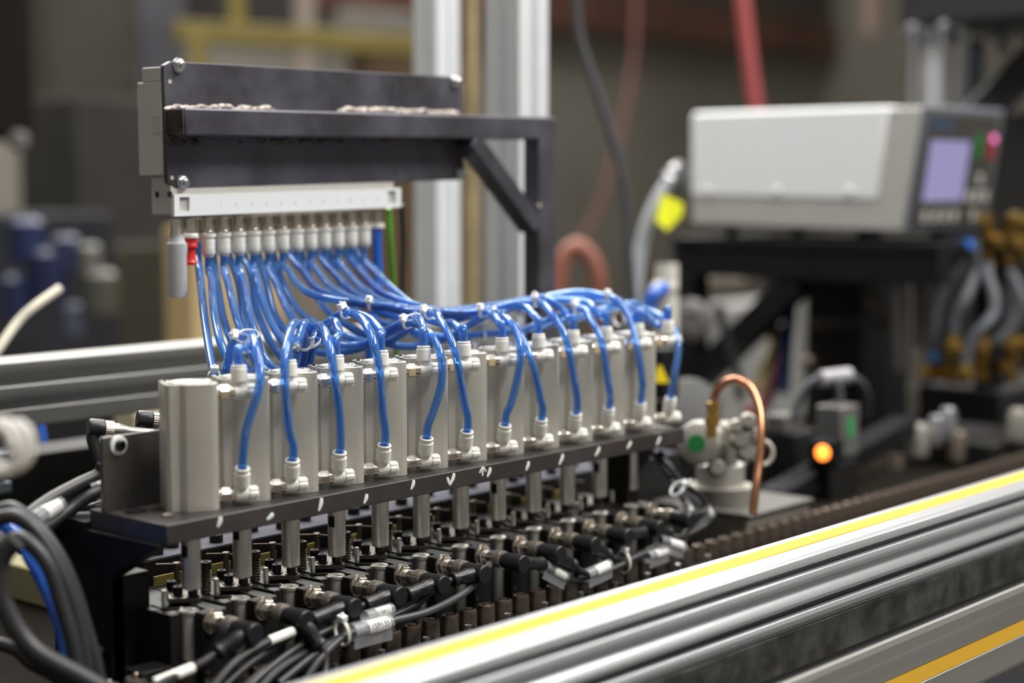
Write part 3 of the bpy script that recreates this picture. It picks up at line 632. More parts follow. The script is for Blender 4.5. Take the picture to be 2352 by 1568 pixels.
def marker(a, b, r, txt, lab, clear=True, flip=False):
    a = V(a); b = V(b); ax = (b-a).normalized(); t = thing('cable_marker', lab, 'cable label', (a+b)/2, 0, 'cable number labels')
    up = V((0, 0, 1)); up = (up-ax*up.dot(ax)).normalized(); out = up.cross(ax); out = out if out.dot(FW) < 0 else -out
    n2 = (out*.85+up*.5).normalized(); side = (up-n2*up.dot(n2)).normalized()
    if clear:
        pr = [(math.cos(R(k))*r, math.sin(R(k))*r) for k in range(-40, 221, 20)]
        mb = MB()
        for s in range(14):
            pass
        pts = [out*math.cos(R(k))*r+up*math.sin(R(k))*r for k in range(0, 361, 20)]
        vs = [a+p for p in pts]+[b+p for p in pts]+[a+p*.86 for p in pts]+[b+p*.86 for p in pts]; n = len(pts); fs = []
        for j in range(n-1): fs += [(j, j+1, n+j+1, n+j), (2*n+j+1, 2*n+j, 3*n+j, 3*n+j+1), (j, 2*n+j, 2*n+j+1, j+1), (n+j, n+j+1, 3*n+j+1, 3*n+j)]
        mb.add(vs, fs)
        fl = out*r*.55-up*r*.85
        mb.bar(a+fl-up*r*.35, b+fl-up*r*.35, .0008, r*1.1, up=up)
        mb.build('clear_sleeve', M['clear'], t)
    L = (b-a).length; u0, u1 = (.38, .92) if clear else (0, 1)
    rr = r*.83 if clear else r*.72; P = [out*math.cos(R(k))*rr+up*math.sin(R(k))*rr for k in range(-35, 96, 13)]
    mb = MB(); n = len(P); q0, q1 = a+ax*L*u0, a+ax*L*u1
    mb.add([q0+p for p in P]+[q1+p for p in P]+[q0+p*.93 for p in P]+[q1+p*.93 for p in P], [f for j in range(n-1) for f in ((j, j+1, n+j+1, n+j), (2*n+j+1, 2*n+j, 3*n+j, 3*n+j+1))]+[(0, n, 3*n, 2*n), (n-1, 3*n-1, 4*n-1, 2*n-1)])
    mb.build('paper_tag', M['paper'], t)
    if txt:
        hd = (out*math.cos(R(20))+up*math.sin(R(20))); tdir = (up*math.cos(R(20))-out*math.sin(R(20)))
        text(txt, r*.95, (q0+q1)/2+hd*(rr+.0002), ax if ax.dot(RT) > 0 else -ax, tdir, M['ink'], t, 'number')
    return t
yl = -.054
marker(aty(806, 1452, yl), aty(893, 1430, yl), .0060, '1S9135', 'clear sleeve with number tag reading 1S9135 on the cable loop')
marker(aty(838, 1418, -.049), aty(898, 1400, -.049), .0048, '1S9113', 'clear sleeve reading 1S9113 just behind the front numbered sleeve')
marker(aty(617, 1472, -.042), aty(672, 1450, -.042), .0046, None, 'plain white sleeve on the cable below the second connector', False)
marker(aty(352, 1570, -.052), aty(440, 1534, -.046), .0046, None, 'white sleeve on the cable of the nearest connector, at the picture bottom', False)
marker(aty(1248, 1300, -.040), aty(1296, 1326, -.041), .0052, None, 'clear sleeve with blank tag right of the seventh connector boot')
marker(aty(1345, 1322, -.046), aty(1398, 1298, -.046), .0052, None, 'clear sleeve with cream tag below the ninth connector boot')
marker(aty(1512, 1240, -.046), aty(1566, 1256, -.046), .0052, None, 'clear sleeve with white tag left of the first far chain rollers')
marker(aty(1486, 1280, -.046), aty(1530, 1264, -.046), .0048, None, 'cream sleeve just below the far white tag on the cable bundle')
marker(aty(1565, 1150, -.030), aty(1588, 1184, -.032), .0055, None, 'bright white sleeve hanging beside the farthest connector')
marker(aty(1600, 1146, -.024), aty(1628, 1184, -.026), .0060, None, 'wide white sleeve leaning right of the farthest connector')
P = smooth([aty(1124, 1296, -.022), aty(1110, 1318, -.036), aty(1086, 1345, -.040), aty(1050, 1372, -.046), aty(980, 1406, yl), aty(894, 1428, yl), aty(806, 1454, yl), aty(770, 1478, -.054), aty(730, 1520, -.055), aty(690, 1580, -.056)], 6)
tag(MB().sweep(P, .0027, 12).build('looped_cable', M['greycable'], None), 'dark grey cable curving from the numbered sleeve up to the sixth connector', 'cable')
for k, (A, lab) in enumerate(([[(900, 1404, -.02), (800, 1440, -.03), (700, 1484, -.04), (600, 1545, -.048), (540, 1600, -.05)], 'upper dark cable running down to the bottom edge through the tie'], [[(960, 1392, -.03), (860, 1442, -.036), (760, 1470, -.042), (650, 1530, -.05), (580, 1600, -.055)], 'lower dark cable running down to the bottom edge through the tie'],
                              [(673, 1452, -.042), (620, 1472, -.042), (540, 1520, -.046), (470, 1590, -.05)]) if False else ([[(900, 1404, -.02), (800, 1440, -.03), (700, 1484, -.04), (600, 1545, -.048), (540, 1600, -.05)], 'upper dark cable running down to the bottom edge through the tie'], [[(960, 1392, -.03), (860, 1442, -.036), (760, 1470, -.042), (650, 1530, -.05), (580, 1600, -.055)], 'lower dark cable running down to the bottom edge through the tie'], [[(705, 1440, -.042), (673, 1450, -.042), (617, 1472, -.042), (540, 1520, -.046), (470, 1600, -.05)], 'dark cable carrying the plain white sleeve below the second connector'])):
    P = smooth([aty(*q) for q in A], 6)
    tag(MB().sweep(P, .0026, 10).build('loose_cable', M['cable'], None), lab, 'cable')
M['tie2'] = mat('cream_tie', (.62, .60, .52), .4, sss=.2)
o = cable_tie(aty(786, 1452, -.052), (aty(830, 1430, -.040)-aty(770, 1460, -.040)), .0085, .0060, (0, 0, 1), 0, 'cream cable tie around the dark cables left of the numbered sleeve', .004, .0013, 'ties on the dark cables')
o2 = cable_tie(aty(1432, 1290, -.042), (aty(1460, 1278, -.042)-aty(1400, 1305, -.042)), .0085, .0060, (0, 0, 1), 0, 'cream cable tie around the cable bundle below the tenth connector', .004, .0013, 'ties on the dark cables')
o3 = cable_tie(aty(1556, 1122, -.028), (aty(1580, 1160, -.028)-aty(1530, 1080, -.028)), .0068, .0050, (0, 0, 1), 0, 'white cable tie on the cables hanging right of the plate end', .006, .0013, 'ties on the dark cables')
for ob in (o, o2): ob.data.materials[0] = M['tie2']
for k in range(3):
    P = smooth([aty(1500+k*10, 1040, .0), aty(1528+k*8, 1080, -.01), aty(1556+k*5, 1124, -.024), aty(1578+k*14, 1160, -.030), aty(1606+k*8, 1188, -.034), aty(1570+k*10, 1230-k*6, -.04)], 6)
    tag(MB().sweep(P, .0024, 10).build('hanging_cable', M['greycable'], None), ['inner','middle','outer'][k]+' grey cable hanging through the white tie right of the plate end', 'cable', 'cables right of the plate end')

# ------------------------------------------------------------------ conveyor chain and pallets in front of the nests
ch = thing('conveyor_chain', 'brown steel roller chain running along the front of the press nests', 'chain', (.3, -.030, TZ))
MB().box((-.12, -.044, TZ), (1.25, -.024, TZ+.004)).build('wear_strip', M['black'], ch)
r0 = MB().lathe([(.0052, .004), (.0062, .0045), (.0062, .0225), (.0057, .0240), (.0046, .0245), (.0042, .0228), (.0030, .0228), (.0028, .0250), (0, .0250)], (0, 0, 0), (0, 0, 1), 20).build('chain_roller', M['bronze'], ch, 0, True)
CP = .01905; XR = .205
r0.location = V((-.118-.3, -.004, 0))
for k in range(1, 72):
    c = r0.copy(); COL.objects.link(c); c.parent = ch; c.location = V((-.118-.3+CP*k, -.004, 0))
for k in range(12):
    x = -.005+PITCH*k
    t = thing('pallet_plate', 'black pallet plate with silver pin below the connector '+from_near(k), 'pallet', (x, -.060, TZ), 0, 'black pallet plates')
    MB().box((-.0203, -.020, .0), (.0203, .0200, .0115)).build('base_plate', M['black'], t, .0005, True)
    MB().bar((-.0195, .0040, .0125), (.0195, .0040, .0125), .0016, .0024).build('ridge', M['screw'], t, .0003, True)
    MB().bar((-.0193, .0195, .0125), (-.0193, -.019, .0125), .0016, .0022).build('ridge', M['screw'], t, .0003, True)
    MB().lathe([(.0019, .0115), (.0019, .0166), (.0025, .0170), (.0025, .0184), (.0012, .0187), (0, .0182)], (.0080, .0120, 0), (0, 0, 1), 16).build('pin', M['zinc'], t, 0, True)
    MB().lathe([(.0038, .0113), (.0038, .0117), (0, .0117)], (-.010, .0130, 0), (0, 0, 1), 18).build('hole', M['dark'], t, 0, True)
    MB().lathe([(.0016, .0115), (.0016, .0125), (0, .0128)], (.002, -.0050, 0), (0, 0, 1), 12).build('rivet', M['zinc'], t, 0, True)

# ------------------------------------------------------------------ guard rails in front
X0, X1 = -.55, 1.9
def rail(name, lab, prof, strips, x0, x1, m):
    t = thing(name, lab, 'rail', (.6, -.23, -.09))
    MB().prism(prof, x0, x1, lambda x, y, z: (z, x, y)).build('profile', m, t, .0008)
    for nm, mm, (ya, za), (yb, zb) in strips: MB().box((x0+.001, ya, za), (x1-.001, yb, zb)).build(nm, M[mm], t)
    return t
yr, yf, zt = -.2118, -.2520, -.0500
pr = [(yr, zt), (-.2195, zt), (-.2195, zt-.001), (-.2340, zt-.001), (-.2340, zt), (-.2440, zt), (-.2443, zt-.0006), (-.2447, zt), (yf+.004, zt), (yf+.0012, zt-.0012), (yf, zt-.004),
      (yf, zt-.0062), (yf+.006, zt-.0064), (yf+.006, zt-.0108), (yf-.001, zt-.0110), (yf-.0022, zt-.0135), (yf-.0022, zt-.0150), (yf+.0020, zt-.0185), (yf+.0026, zt-.0230), (yf-.0012, zt-.0265), (yf-.0022, zt-.0285), (yf-.0012, zt-.0312),
      (yf+.006, zt-.0316), (yf+.006, zt-.0364), (yf-.0012, zt-.0368), (yf-.0026, zt-.0395), (yf-.0012, zt-.0430), (yf+.002, zt-.0450), (yf+.002, zt-.0475), (yr, zt-.0475)]
rl = rail('guard_rail', 'bright aluminium guard rail with yellow strip crossing the front right corner', pr[::-1],
     [('cover_strip', 'yellow', (-.2338, zt-.0009), (-.2198, zt+.0006)), ('slot_shade', 'raildark', (yf+.0035, zt-.0107), (yf+.0062, zt-.0066)), ('slot_shade', 'raildark', (yf+.0035, zt-.0363), (yf+.0062, zt-.0318))], X0, X1, M['rail'])
MB_ = MB().box((X0, yf+.0005, zt-.074), (X1, yf+.004, zt-.0476)).build('drip_panel', M['galv'], None, .0004); tag(MB_, 'mottled grey galvanised panel below the upper guard rail', 'panel')
M['skirt'] = mat('smooth_grey_skirt', (.17, .17, .185), .28, .6, noise=.1, nscale=12)
MB_ = MB().prism([(yf+.006, zt-.074), (yf+.0085, zt-.074), (-.330, -.30), (-.334, -.30)], X0, X1, lambda x, y, z: (z, x, y)).build('skirt_panel', M['skirt'], None); tag(MB_, 'smooth grey sloping skirt between upper and lower guard rails', 'panel')
ql = aty(2352, 1345, -.305); zl = ql.z
pr2 = [(-.300, zl), (-.3012, zl), (-.3030, zl-.0008), (-.3050, zl-.004), (-.3042, zl-.012), (-.3052, zl-.014), (-.3052, zl-.026), (-.3035, zl-.026), (-.3035, zl-.0375), (-.3055, zl-.0375), (-.3060, zl-.056), (-.3035, zl-.060), (-.300, zl-.060)]
M['rail2'] = mat('dull_aluminium', (.40, .40, .38), .38, .8, noise=.12, nscale=60, stretch=(.05, 1, 1))
rail('lower_rail', 'dull aluminium lower rail with darker yellow strip in the bottom right corner', pr2[::-1], [('cover_strip', 'yellow', (-.3050, zl-.0370), (-.3036, zl-.0264))], X0, X1, M['rail2'])
# ------------------------------------------------------------------ things around the machine
def pbox(px0, py0, px1, py1, d, k=1.0):
    c = at((px0+px1)/2, (py0+py1)/2, d); W = (px1-px0)/FPX*d; h = (py1-py0)/FPX*d
    lx = W/(.654+.756*k); ly = k*lx
    return V((c.x-lx/2, c.y-ly/2, c.z-h/2)), V((c.x+lx/2, c.y+ly/2, c.z+h/2))
def block(name, lab, cat, m, px, d, k=1.0, bev=.002, down=None):
    lo, hi = pbox(*px, d, k)
    if down is not None: lo.z = down
    o = MB().box(lo, hi).build(name, m, None, bev); return tag(o, lab, cat)
def line(name, lab, cat, m, pts, r, seg=12, inner=None, group=None):
    P = smooth([at(*p) for p in pts], 8); o = MB().sweep(P, r, seg).build(name, m, None); return tag(o, lab, cat, group)

# --- two aluminium posts behind the bundle
def post(lab, px, py, d, s, z0, z1):
    c = at(px, py, d); h = s/2; g = s*.1; e = s*.14
    q = []
    for a in range(4):
        ca, sa = [(1, 0), (0, 1), (-1, 0), (0, -1)][a]
        for x, y in ((h, -h+.001), (h, -g), (h-e, -g), (h-e, g), (h, g), (h, h-.001)): q.append((x*ca-y*sa, x*sa+y*ca))
    o = MB().prism(q, z0, z1, lambda x, y, z: (c.x+x, c.y+y, z)).build('extrusion_post', M['postalu'], None, .001); return tag(o, lab, 'post')
M['postalu'] = mat('satin_aluminium', (.80, .82, .86), .45, .3, noise=.06, nscale=30)
post('bright aluminium slotted post, left one behind the manifold bracket', 1003, 300, 1.95, .0375, FL, 2.2)
post('bright aluminium slotted post, right one partly behind the bracket upright', 1187, 300, 1.72, .0455, FL, 2.2)
block('wooden_strip', 'yellowish wooden strip seen in the gap between the two aluminium posts', 'post', mat('wood_strip', (.30, .23, .12), .7, noise=.3, nscale=20), (1062, -200, 1100, 900), 2.3, 1, .002, FL)
block('tan_carton', 'tan carton behind the clear silencer, left of the blue tubes', 'carton', mat('tan_carton', (.46, .34, .17), .8, noise=.15, nscale=6), (392, 520, 640, 775), 2.9, .4, .003, FL)

# --- rails behind the bed, left side
def rrail(lab, y, zt, zb, x0, x1, m):
    h = zt-zb; q = [(0, 0), (.04, 0), (.04, -h), (0, -h), (-.0, -h*.72), (.008, -h*.72), (.008, -h*.60), (-.001, -h*.60), (-.002, -h*.5), (-.001, -h*.36), (.008, -h*.36), (.008, -h*.24), (0, -h*.22), (-.001, -h*.1)]
    o = MB().prism([(y+a, zt+b) for a, b in q], x0, x1, lambda x, yy, z: (z, x, yy)).build('rear_rail', m, None, .001); return tag(o, lab, 'rail')
za = aty(230, 812, .38).z; zb = aty(100, 975, .38).z
rrail('grey aluminium rail with slots running behind the bed, upper left', .38, za, zb, -.9, .75, M['rail2'])
zc = aty(150, 1022, .40).z; zd = aty(100, 1118, .40).z
rrail('blue grey lower rail behind the bed at the left edge', .40, zc, zd, -.9, .10, mat('bluegrey_rail', (.24, .29, .34), .4, .5))
MB_ = MB().box((-.9, .45, FL), (.9, .50, zd+.02)).build('rear_apron', M['black'], None, .002); tag(MB_, 'dark apron panel closing the frame behind the lower rear rail', 'panel')
block('cream_box', 'cream plastic box just left of the nearest cylinder behind its cables', 'box', mat('cream_plastic', (.62, .55, .40), .6), (268, 935, 420, 1000), 1.75, .6)
line('blue_air_line', 'short blue air line hanging between the rear rails at the left', 'hose', M['hose'], [(78, 905, 1.62), (86, 950, 1.62), (96, 1000, 1.62), (99, 1040, 1.62)], .004)
a = atz(-60, 1352, TZ); b = atz(150, 1412, TZ); hb_ = atz(60, 1385, TZ); ztop = aty(60, 1302, hb_.y).z
MB_ = MB().box((hb_.x, b.y-.02, TZ), (hb_.x+.045, a.y+.10, ztop)).build('cream_beam', mat('cream_paint', (.42, .39, .22), .55), None, .002); tag(MB_, 'cream painted cross beam low at the left behind the black cable loops', 'beam')
# --- left foreground
line('cream_stick', 'cream bent tube reaching in from the left edge', 'tube', mat('cream_tube', (.62, .58, .48), .5), [(-60, 880, 1.52), (-10, 810, 1.53), (40, 740, 1.55), (80, 703, 1.56), (138, 662, 1.58)], .0042)
P = [at(-20, 1032, .80)+RT*(.0095*math.cos(t*.35))+V((0, 0, 1))*(.0115*math.sin(t*.35))+FW*(.0009*t) for t in range(0, 40)]
P += smooth([P[-1]-RT*.02-V((0, 0, .004)), P[-1]-RT*.05-V((0, 0, .03)), P[-1]-RT*.06-V((0, 0, .12)), V(((P[-1]-RT*.06).x, (P[-1]-RT*.06).y, TZ))], 6)
MB_ = MB().sweep(P, .0030, 12).build('white_coil', M['greyplas'], None); tag(MB_, 'white coiled hose cut by the left edge', 'hose')
def cc(p, d0=1.0): return [(x/3.213, 1080+y/3.213, d0+dd) for x, y, dd in p]
line('black_cable', 'outermost black cable arching down in front of the black leg', 'cable', M['cable'], cc([(-120, 330, .0), (0, 300, 0), (100, 292, 0), (250, 400, 0), (380, 560, 0), (480, 740, 0), (560, 950, 0), (620, 1150, 0), (690, 1400, 0), (730, 1600, 0)]), .0050, group='black cable loops')
line('black_cable', 'second black cable arching just inside the outermost loop', 'cable', M['cable'], cc([(-120, 380, -.01), (0, 350, -.01), (120, 345, -.01), (250, 440, -.01), (390, 650, -.01), (490, 860, -.01), (555, 1060, -.01), (605, 1300, -.01), (650, 1600, -.01)]), .0046, group='black cable loops')
line('black_cable', 'third black cable curling over the blue tube at the lower left', 'cable', M['cable'], cc([(20, 700, -.03), (15, 630, -.03), (60, 545, -.03), (140, 500, -.03), (260, 580, -.03), (370, 740, -.03), (455, 1000, -.03), (530, 1260, -.03), (590, 1620, -.03)]), .0046, group='black cable loops')
line('black_cable', 'thick black cable making the big loop along the left edge', 'cable', M['cable'], cc([(120, 520, -.06), (40, 600, -.06), (-10, 720, -.06), (0, 900, -.06), (60, 1060, -.06), (160, 1230, -.06), (280, 1350, -.06), (430, 1440, -.06), (600, 1530, -.06), (760, 1620, -.06)]), .0056, group='black cable loops')
line('black_cable', 'inner black cable running beside the thick loop at the left edge', 'cable', M['cable'], cc([(-40, 900, -.05), (10, 960, -.05), (110, 1150, -.05), (190, 1290, -.05), (330, 1430, -.05), (520, 1560, -.05), (620, 1640, -.05)]), .0048, group='black cable loops')
line('black_cable', 'lowest black cable sloping in from the left edge', 'cable', M['cable'], cc([(-60, 1270, .02), (30, 1290, .02), (130, 1330, .02), (230, 1420, .02), (380, 1500, .02), (520, 1600, .02)]), .0042, group='black cable loops')
line('blue_tube', 'wide bright blue tube running down between the black cable loops', 'air tube', M['hose'], cc([(-40, 330, .03), (60, 420, .03), (150, 490, .03), (220, 640, .02), (320, 830, .02), (405, 1020, .02), (465, 1200, .02), (495, 1400, .02), (500, 1600, .02)]), .0042)
line('blue_tube', 'second blue tube right beside the wide one in the cable loops', 'air tube', M['hose'], cc([(90, 410, .05), (180, 545, .05), (320, 690, .04), (430, 890, .04), (500, 1080, .03), (540, 1260, .03), (550, 1600, .03)]), .0040)
# --- sensor connectors behind the small upright plate
def scon(lab, tip, root, d0, d1, armpts):
    a = at(*tip, d0); b = at(*root, d1); ax = (b-a).normalized(); L = (b-a).length
    t = thing('sensor_connector', lab, 'cable connector', a, 0)
    mb = MB().lathe([(0, -.0012), (.0055, -.001), (.0062, .0004), (.0062, .0085), (.0056, .0092)], a, ax, 24)
    P = smooth([a+ax*.004]+[at(*p) for p in armpts], 5); mb.sweep(P, .0040, 12); mb.build('boot', M['boot'], t)
    MB().lathe([(.0052, .0092), (.0060, .0096), (.0060, .0150), (.0054, .0154)], a, ax, 48, mod=lambda k, n: .95 if k % 2 else 1).build('coupling_ring', M['nickel'], t)
    MB().lathe([(.0046, .015), (.0047, .019), (.0038, .0235), (.0033, .026), (.0033, L+.01)], a, ax, 20).build('barrel', M['nickel'], t)
scon('nickel sensor connector with black boot hooked over the left end of the small upright plate', (206, 982), (318, 993), 1.115, 1.13, [(212, 1005, 1.115), (222, 1040, 1.115), (232, 1070, 1.115)])
scon('second sensor connector peeking out behind the nearest cylinder', (318, 962), (400, 970), 1.17, 1.18, [(322, 985, 1.17), (325, 1010, 1.18)])
tl = MB().lathe([(.0060, 0), (.0064, .0005), (.0064, .012), (.0058, .0125)], at(222, 1150, 1.13), RT+FW*.3, 48, mod=lambda k, n: .95 if k % 2 else 1).build('knurled_sleeve', M['nickel'], None); tag(tl, 'knurled nickel sleeve low at the left edge of the small upright plate', 'cable connector')
for k, (pts, r, mm, lab) in enumerate((([(238, 1066, 1.11), (226, 1090, 1.11), (180, 1112, 1.10), (110, 1150, 1.08), (50, 1196, 1.06), (-30, 1270, 1.04)], .0046, 'cable', 'topmost black cable with pale print running left from the sensor plate'),
        ([(240, 1112, 1.12), (190, 1130, 1.11), (120, 1172, 1.09), (60, 1215, 1.07), (0, 1262, 1.05)], .0040, 'greycable', 'middle dark grey cable running left from the sensor plate'),
        ([(240, 1122, 1.11), (210, 1136, 1.10), (160, 1172, 1.09), (100, 1215, 1.07), (50, 1240, 1.06)], .0043, 'cable', 'lowest black cable running left from the sensor plate'),
        ([(236, 1160, 1.12), (190, 1176, 1.11), (150, 1198, 1.10), (100, 1232, 1.09), (40, 1262, 1.08)], .0038, 'rubber', 'short black cable under the knurled nickel sleeve'))):
    line('sensor_cable', lab, 'cable', M[mm], pts, r, group='cables of the sensor plate')
for a_, b_, lab in (((202, 1124, 1.105), (240, 1104, 1.115), 'clear split sleeve on the sensor cables right at the small upright plate'), ((76, 1196, 1.06), (136, 1158, 1.085), 'clear sleeve with pale tag on the middle sensor cables')):
    marker(at(*a_), at(*b_), .0062, None, lab)
# --- left background machinery
def lmass(name, lab, cat, col, px, d, k=1.0, rough=.6, metal=0, noise=.25, down=FL, bev=.01):
    return block(name, lab, cat, mat(name+'_paint', col, .85, metal, noise=noise, nscale=4, spec=.12), px, d, k, bev, down)
lmass('black_column', 'black column at the top left corner', 'column', (.010, .008, .007), (-160, -300, 74, 320), 2.6, 1, down=None)
lmass('grey_hood', 'large grey sheet metal hood left of the manifold', 'machine hood', (.042, .04, .038), (70, 232, 560, 500), 4.2, .5)
lmass('grey_flap', 'small pale flap below the black column', 'flap', (.16, .15, .15), (10, 300, 72, 345), 2.6, 1, down=None)
lmass('control_cabinet', 'dark control cabinet at the far left with blue bits in front', 'cabinet', (.022, .022, .026), (-260, 490, 250, 900), 3.2, .6)
lmass('machine_cladding', 'brownish grey machine panel high at the upper left', 'panel', (.070, .064, .052), (80, -300, 300, 235), 4.6, .3, down=None)
lmass('machine_cladding', 'bluish grey machine panel right of the brownish one', 'panel', (.105, .105, .12), (300, -300, 420, 235), 4.9, .3, down=None)
lmass('dark_cabinet', 'dark cabinet with olive side standing left of the tan carton', 'cabinet', (.035, .034, .025), (230, 560, 392, 800), 3.4, .5)
MY = mat('yellow_gantry_paint', (.15, .115, .02), .6, noise=.15, nscale=5)
ga = thing('yellow_gantry', 'yellow gantry frame with crossbar behind the top of the manifold', 'gantry', at(600, 90, 4.4))
MB().bar(at(400, 72, 4.4), at(960, 104, 4.7), .055, .055, up=(0, 0, 1)).build('crossbar', MY, ga, .004)
for px, y0, y1, d in ((455, 80, 225, 4.4), (545, -300, 66, 4.5)): MB().bar(at(px, y0, d), at(px, y1, d), .04, .04, up=RT).build('upright', MY, ga, .004)
lmass('pale_post', 'pale beige post rising above the manifold plate', 'post', (.30, .25, .21), (675, -300, 728, 600), 5.0, 1)
lmass('brown_crate', 'brown crate between the yellow gantry and the left aluminium post', 'crate', (.13, .09, .055), (800, 105, 960, 420), 5.2, .5)
lmass('grey_duct', 'pale grey duct above the brown crate', 'duct', (.19, .18, .165), (770, 30, 960, 105), 5.1, .4, down=None)
lmass('dark_recess', 'dark recess panel between the yellow uprights', 'panel', (.055, .05, .05), (428, -300, 690, 62), 5.4, .4, down=None)
for k, (px, py, s, colr) in enumerate(((60, 560, .03, (.012, .02, .07)), (110, 640, .035, (.01, .015, .05)), (150, 590, .025, (.015, .02, .06)), (40, 690, .03, (.012, .02, .06)), (230, 680, .03, (.06, .06, .05)), (205, 600, .02, (.10, .10, .09)), (165, 740, .022, (.05, .06, .09)))):
    c = at(px, py, 2.9); o = MB().lathe([(s*.9, 0), (s, s*.1), (s, s*2.2), (s*.6, s*2.5)], c-V((0, 0, s)), (0, 0, 1), 18).build('filter_bowl', mat('bowl_paint', colr, .4), None)
    tag(o, 'dark blurred filter bowl on the far left cabinet, %s one' % ORD[k], 'filter bowl', 'filter bowls far left')
# --- wall side
struct(MB().box((-1, 5.05, 1.02), (9.4, 5.2, 1.24)).build('trim_1', M['wallred'], None))
struct(MB().box((-1, 5.10, 1.24), (9.4, 5.2, 1.75)).build('trim_2', mat('dark_band', (.075, .062, .05), .8, noise=.3, nscale=2), None))
line('red_hose', 'red air hose hanging down behind the white instrument', 'hose', mat('red_rubber', (.27, .05, .05), .5), [(1690, -120, 2.9), (1706, 0, 2.9), (1716, 90, 2.9), (1726, 170, 2.9), (1738, 260, 2.9), (1745, 340, 2.9)], .0125)
line('black_hanging_cable', 'black cable hanging in a curve right of the aluminium posts', 'cable', M['greycable'], [(1320, -120, 2.0), (1324, 0, 2.0), (1333, 90, 2.0), (1368, 200, 2.0), (1404, 310, 2.0), (1430, 410, 2.0), (1438, 470, 2.0), (1442, 560, 2.0), (1452, 680, 2.0), (1468, 800, 2.0)], .0056)
line('thin_red_line', 'thin faded red line hanging on the back wall', 'hose', mat('faded_red', (.17, .07, .055), .7), [(1462, -80, 4.2), (1458, 100, 4.2), (1440, 230, 4.2), (1405, 380, 4.2), (1372, 480, 4.2), (1330, 560, 4.2)], .005)
line('orange_loop', 'orange red hose loop right of the bracket upright', 'hose', mat('orange_red_hose', (.24, .085, .06), .5), [(1272, 720, 2.5), (1284, 640, 2.5), (1296, 590, 2.5), (1326, 566, 2.5), (1356, 590, 2.5), (1374, 640, 2.5), (1378, 720, 2.5), (1370, 800, 2.5)], .0125)
lmass('pale_wall_block', 'light grey block added as the paler wall far behind the instrument stand', 'cabinet', (.26, .26, .255), (1590, 690, 1860, 1000), 3.6, .4)  # made-up block standing in for the paler wall and floor
lmass('beige_drum', 'beige box behind the left leg of the instrument stand', 'box', (.36, .32, .26), (1596, 585, 1720, 660), 3.0, .6, down=None)
# --- instrument
D0 = 2.06
fb = at(2076, 533, D0); ft = at(2107, 247, D0)
IX, IY = fb.x, fb.y; zb, zt = fb.z, ft.z
LY, LX = .311, .205
ins = thing('test_instrument', 'pale grey bench instrument with charcoal front panel and lit screen on the black stand', 'instrument', (IX+LX/2, IY+LY/2, zb))
sl = .022
side = [(0, zb), (LY, zb+.006), (LY, zt-.001), (-sl*.3+.02, zt+.0005), (-sl*.9, zt), (0, zb)][:-1]
side = [(0, zb), (LY, zb+.004), (LY, zt-.003), (LY-.004, zt), (-sl, zt)]
MB().prism([(IY+a, z) for a, z in side], IX, IX+LX, lambda x, y, z: (z, x, y)).build('chassis', M['chassis'], ins, .003)
h3 = zb+(zt-zb)*.245
MB().prism([(IY+.034, h3), (IY+LY+.001, h3+.004), (IY+LY+.001, zt-.002), (IY+LY-.004, zt+.0018), (IY+.022, zt+.0018)], IX-.0016, IX+LX+.0016, lambda x, y, z: (z, x, y)).build('cover', M['cover'], ins, .004)
for u in (.06, .165, .268):
    MB().lathe([(.0045, 0), (.0052, .001), (.0040, .0028), (0, .0032)], (IX-.0016, IY+.034+u-.02, h3+.012), (-1, 0, 0), 18).build('cover_screw', M['whiteplas'], ins)
fx = V((1, 0, 0)); fu = V((0, -sl, zt-zb)).normalized(); fn = fx.cross(fu); fo = V((IX, IY, zb)); FH = (zt-zb)/fu.z
def fpt(u, v, o=0): return fo+fx*(u*LX)+fu*(v*FH)+fn*o
def frect(u0, v0, u1, v1, o0, o1, name, m, bev=.0006):
    vs = [fpt(u, v, o) for o in (o0, o1) for u, v in ((u0, v0), (u1, v0), (u1, v1), (u0, v1))]
    return MB().add(vs, [(3,2,1,0), (4,5,6,7), (0,1,5,4), (1,2,6,5), (2,3,7,6), (3,0,4,7)]).build(name, m, ins, bev)
frect(-.005, -.01, 1.03, 1.02, -.002, .006, 'front_rim', M['bezelrim'], .004)
frect(.02, .05, .955, .965, .0055, .0075, 'front_panel', M['bezel'], .001)
frect(.09, .25, .60, .745, .0070, .0086, 'screen', M['screen'], .0006)
for u, m in ((.715, 'keygreen'), (.89, 'keyred')): frect(u-.045, .60, u+.045, .80, .0070, .0090, 'key', M[m], .002)
MB().lathe([(.0052, 0), (.005, .002), (0, .0026)], fpt(.89, .775, .0088), fn, 20).build('lamp', M['ledpink'], ins)
for u, v in ((.80, .43), (.69, .285), (.80, .285), (.91, .285), (.79, .125), (.15, .125), (.285, .125), (.415, .125), (.54, .125)): frect(u-.035, v-.045, u+.035, v+.045, .0070, .0088, 'key', M['key'], .002)
text('INVIC', .024, fpt(.20, .865, .0077), fx, fu, M['logo'], ins, 'logo')
for u, v in ((.03, .06), (.03, .17), (.03, .27)):
    MB().cyl((IX+.02, IY+v-.01, zb-.012), (IX+.02, IY+v-.01, zb+.004), .008, 16).build('foot', M['rubber'], ins)
    MB().cyl((IX+LX-.02, IY+v-.01, zb-.012), (IX+LX-.02, IY+v-.01, zb+.004), .008, 16).build('foot', M['rubber'], ins)
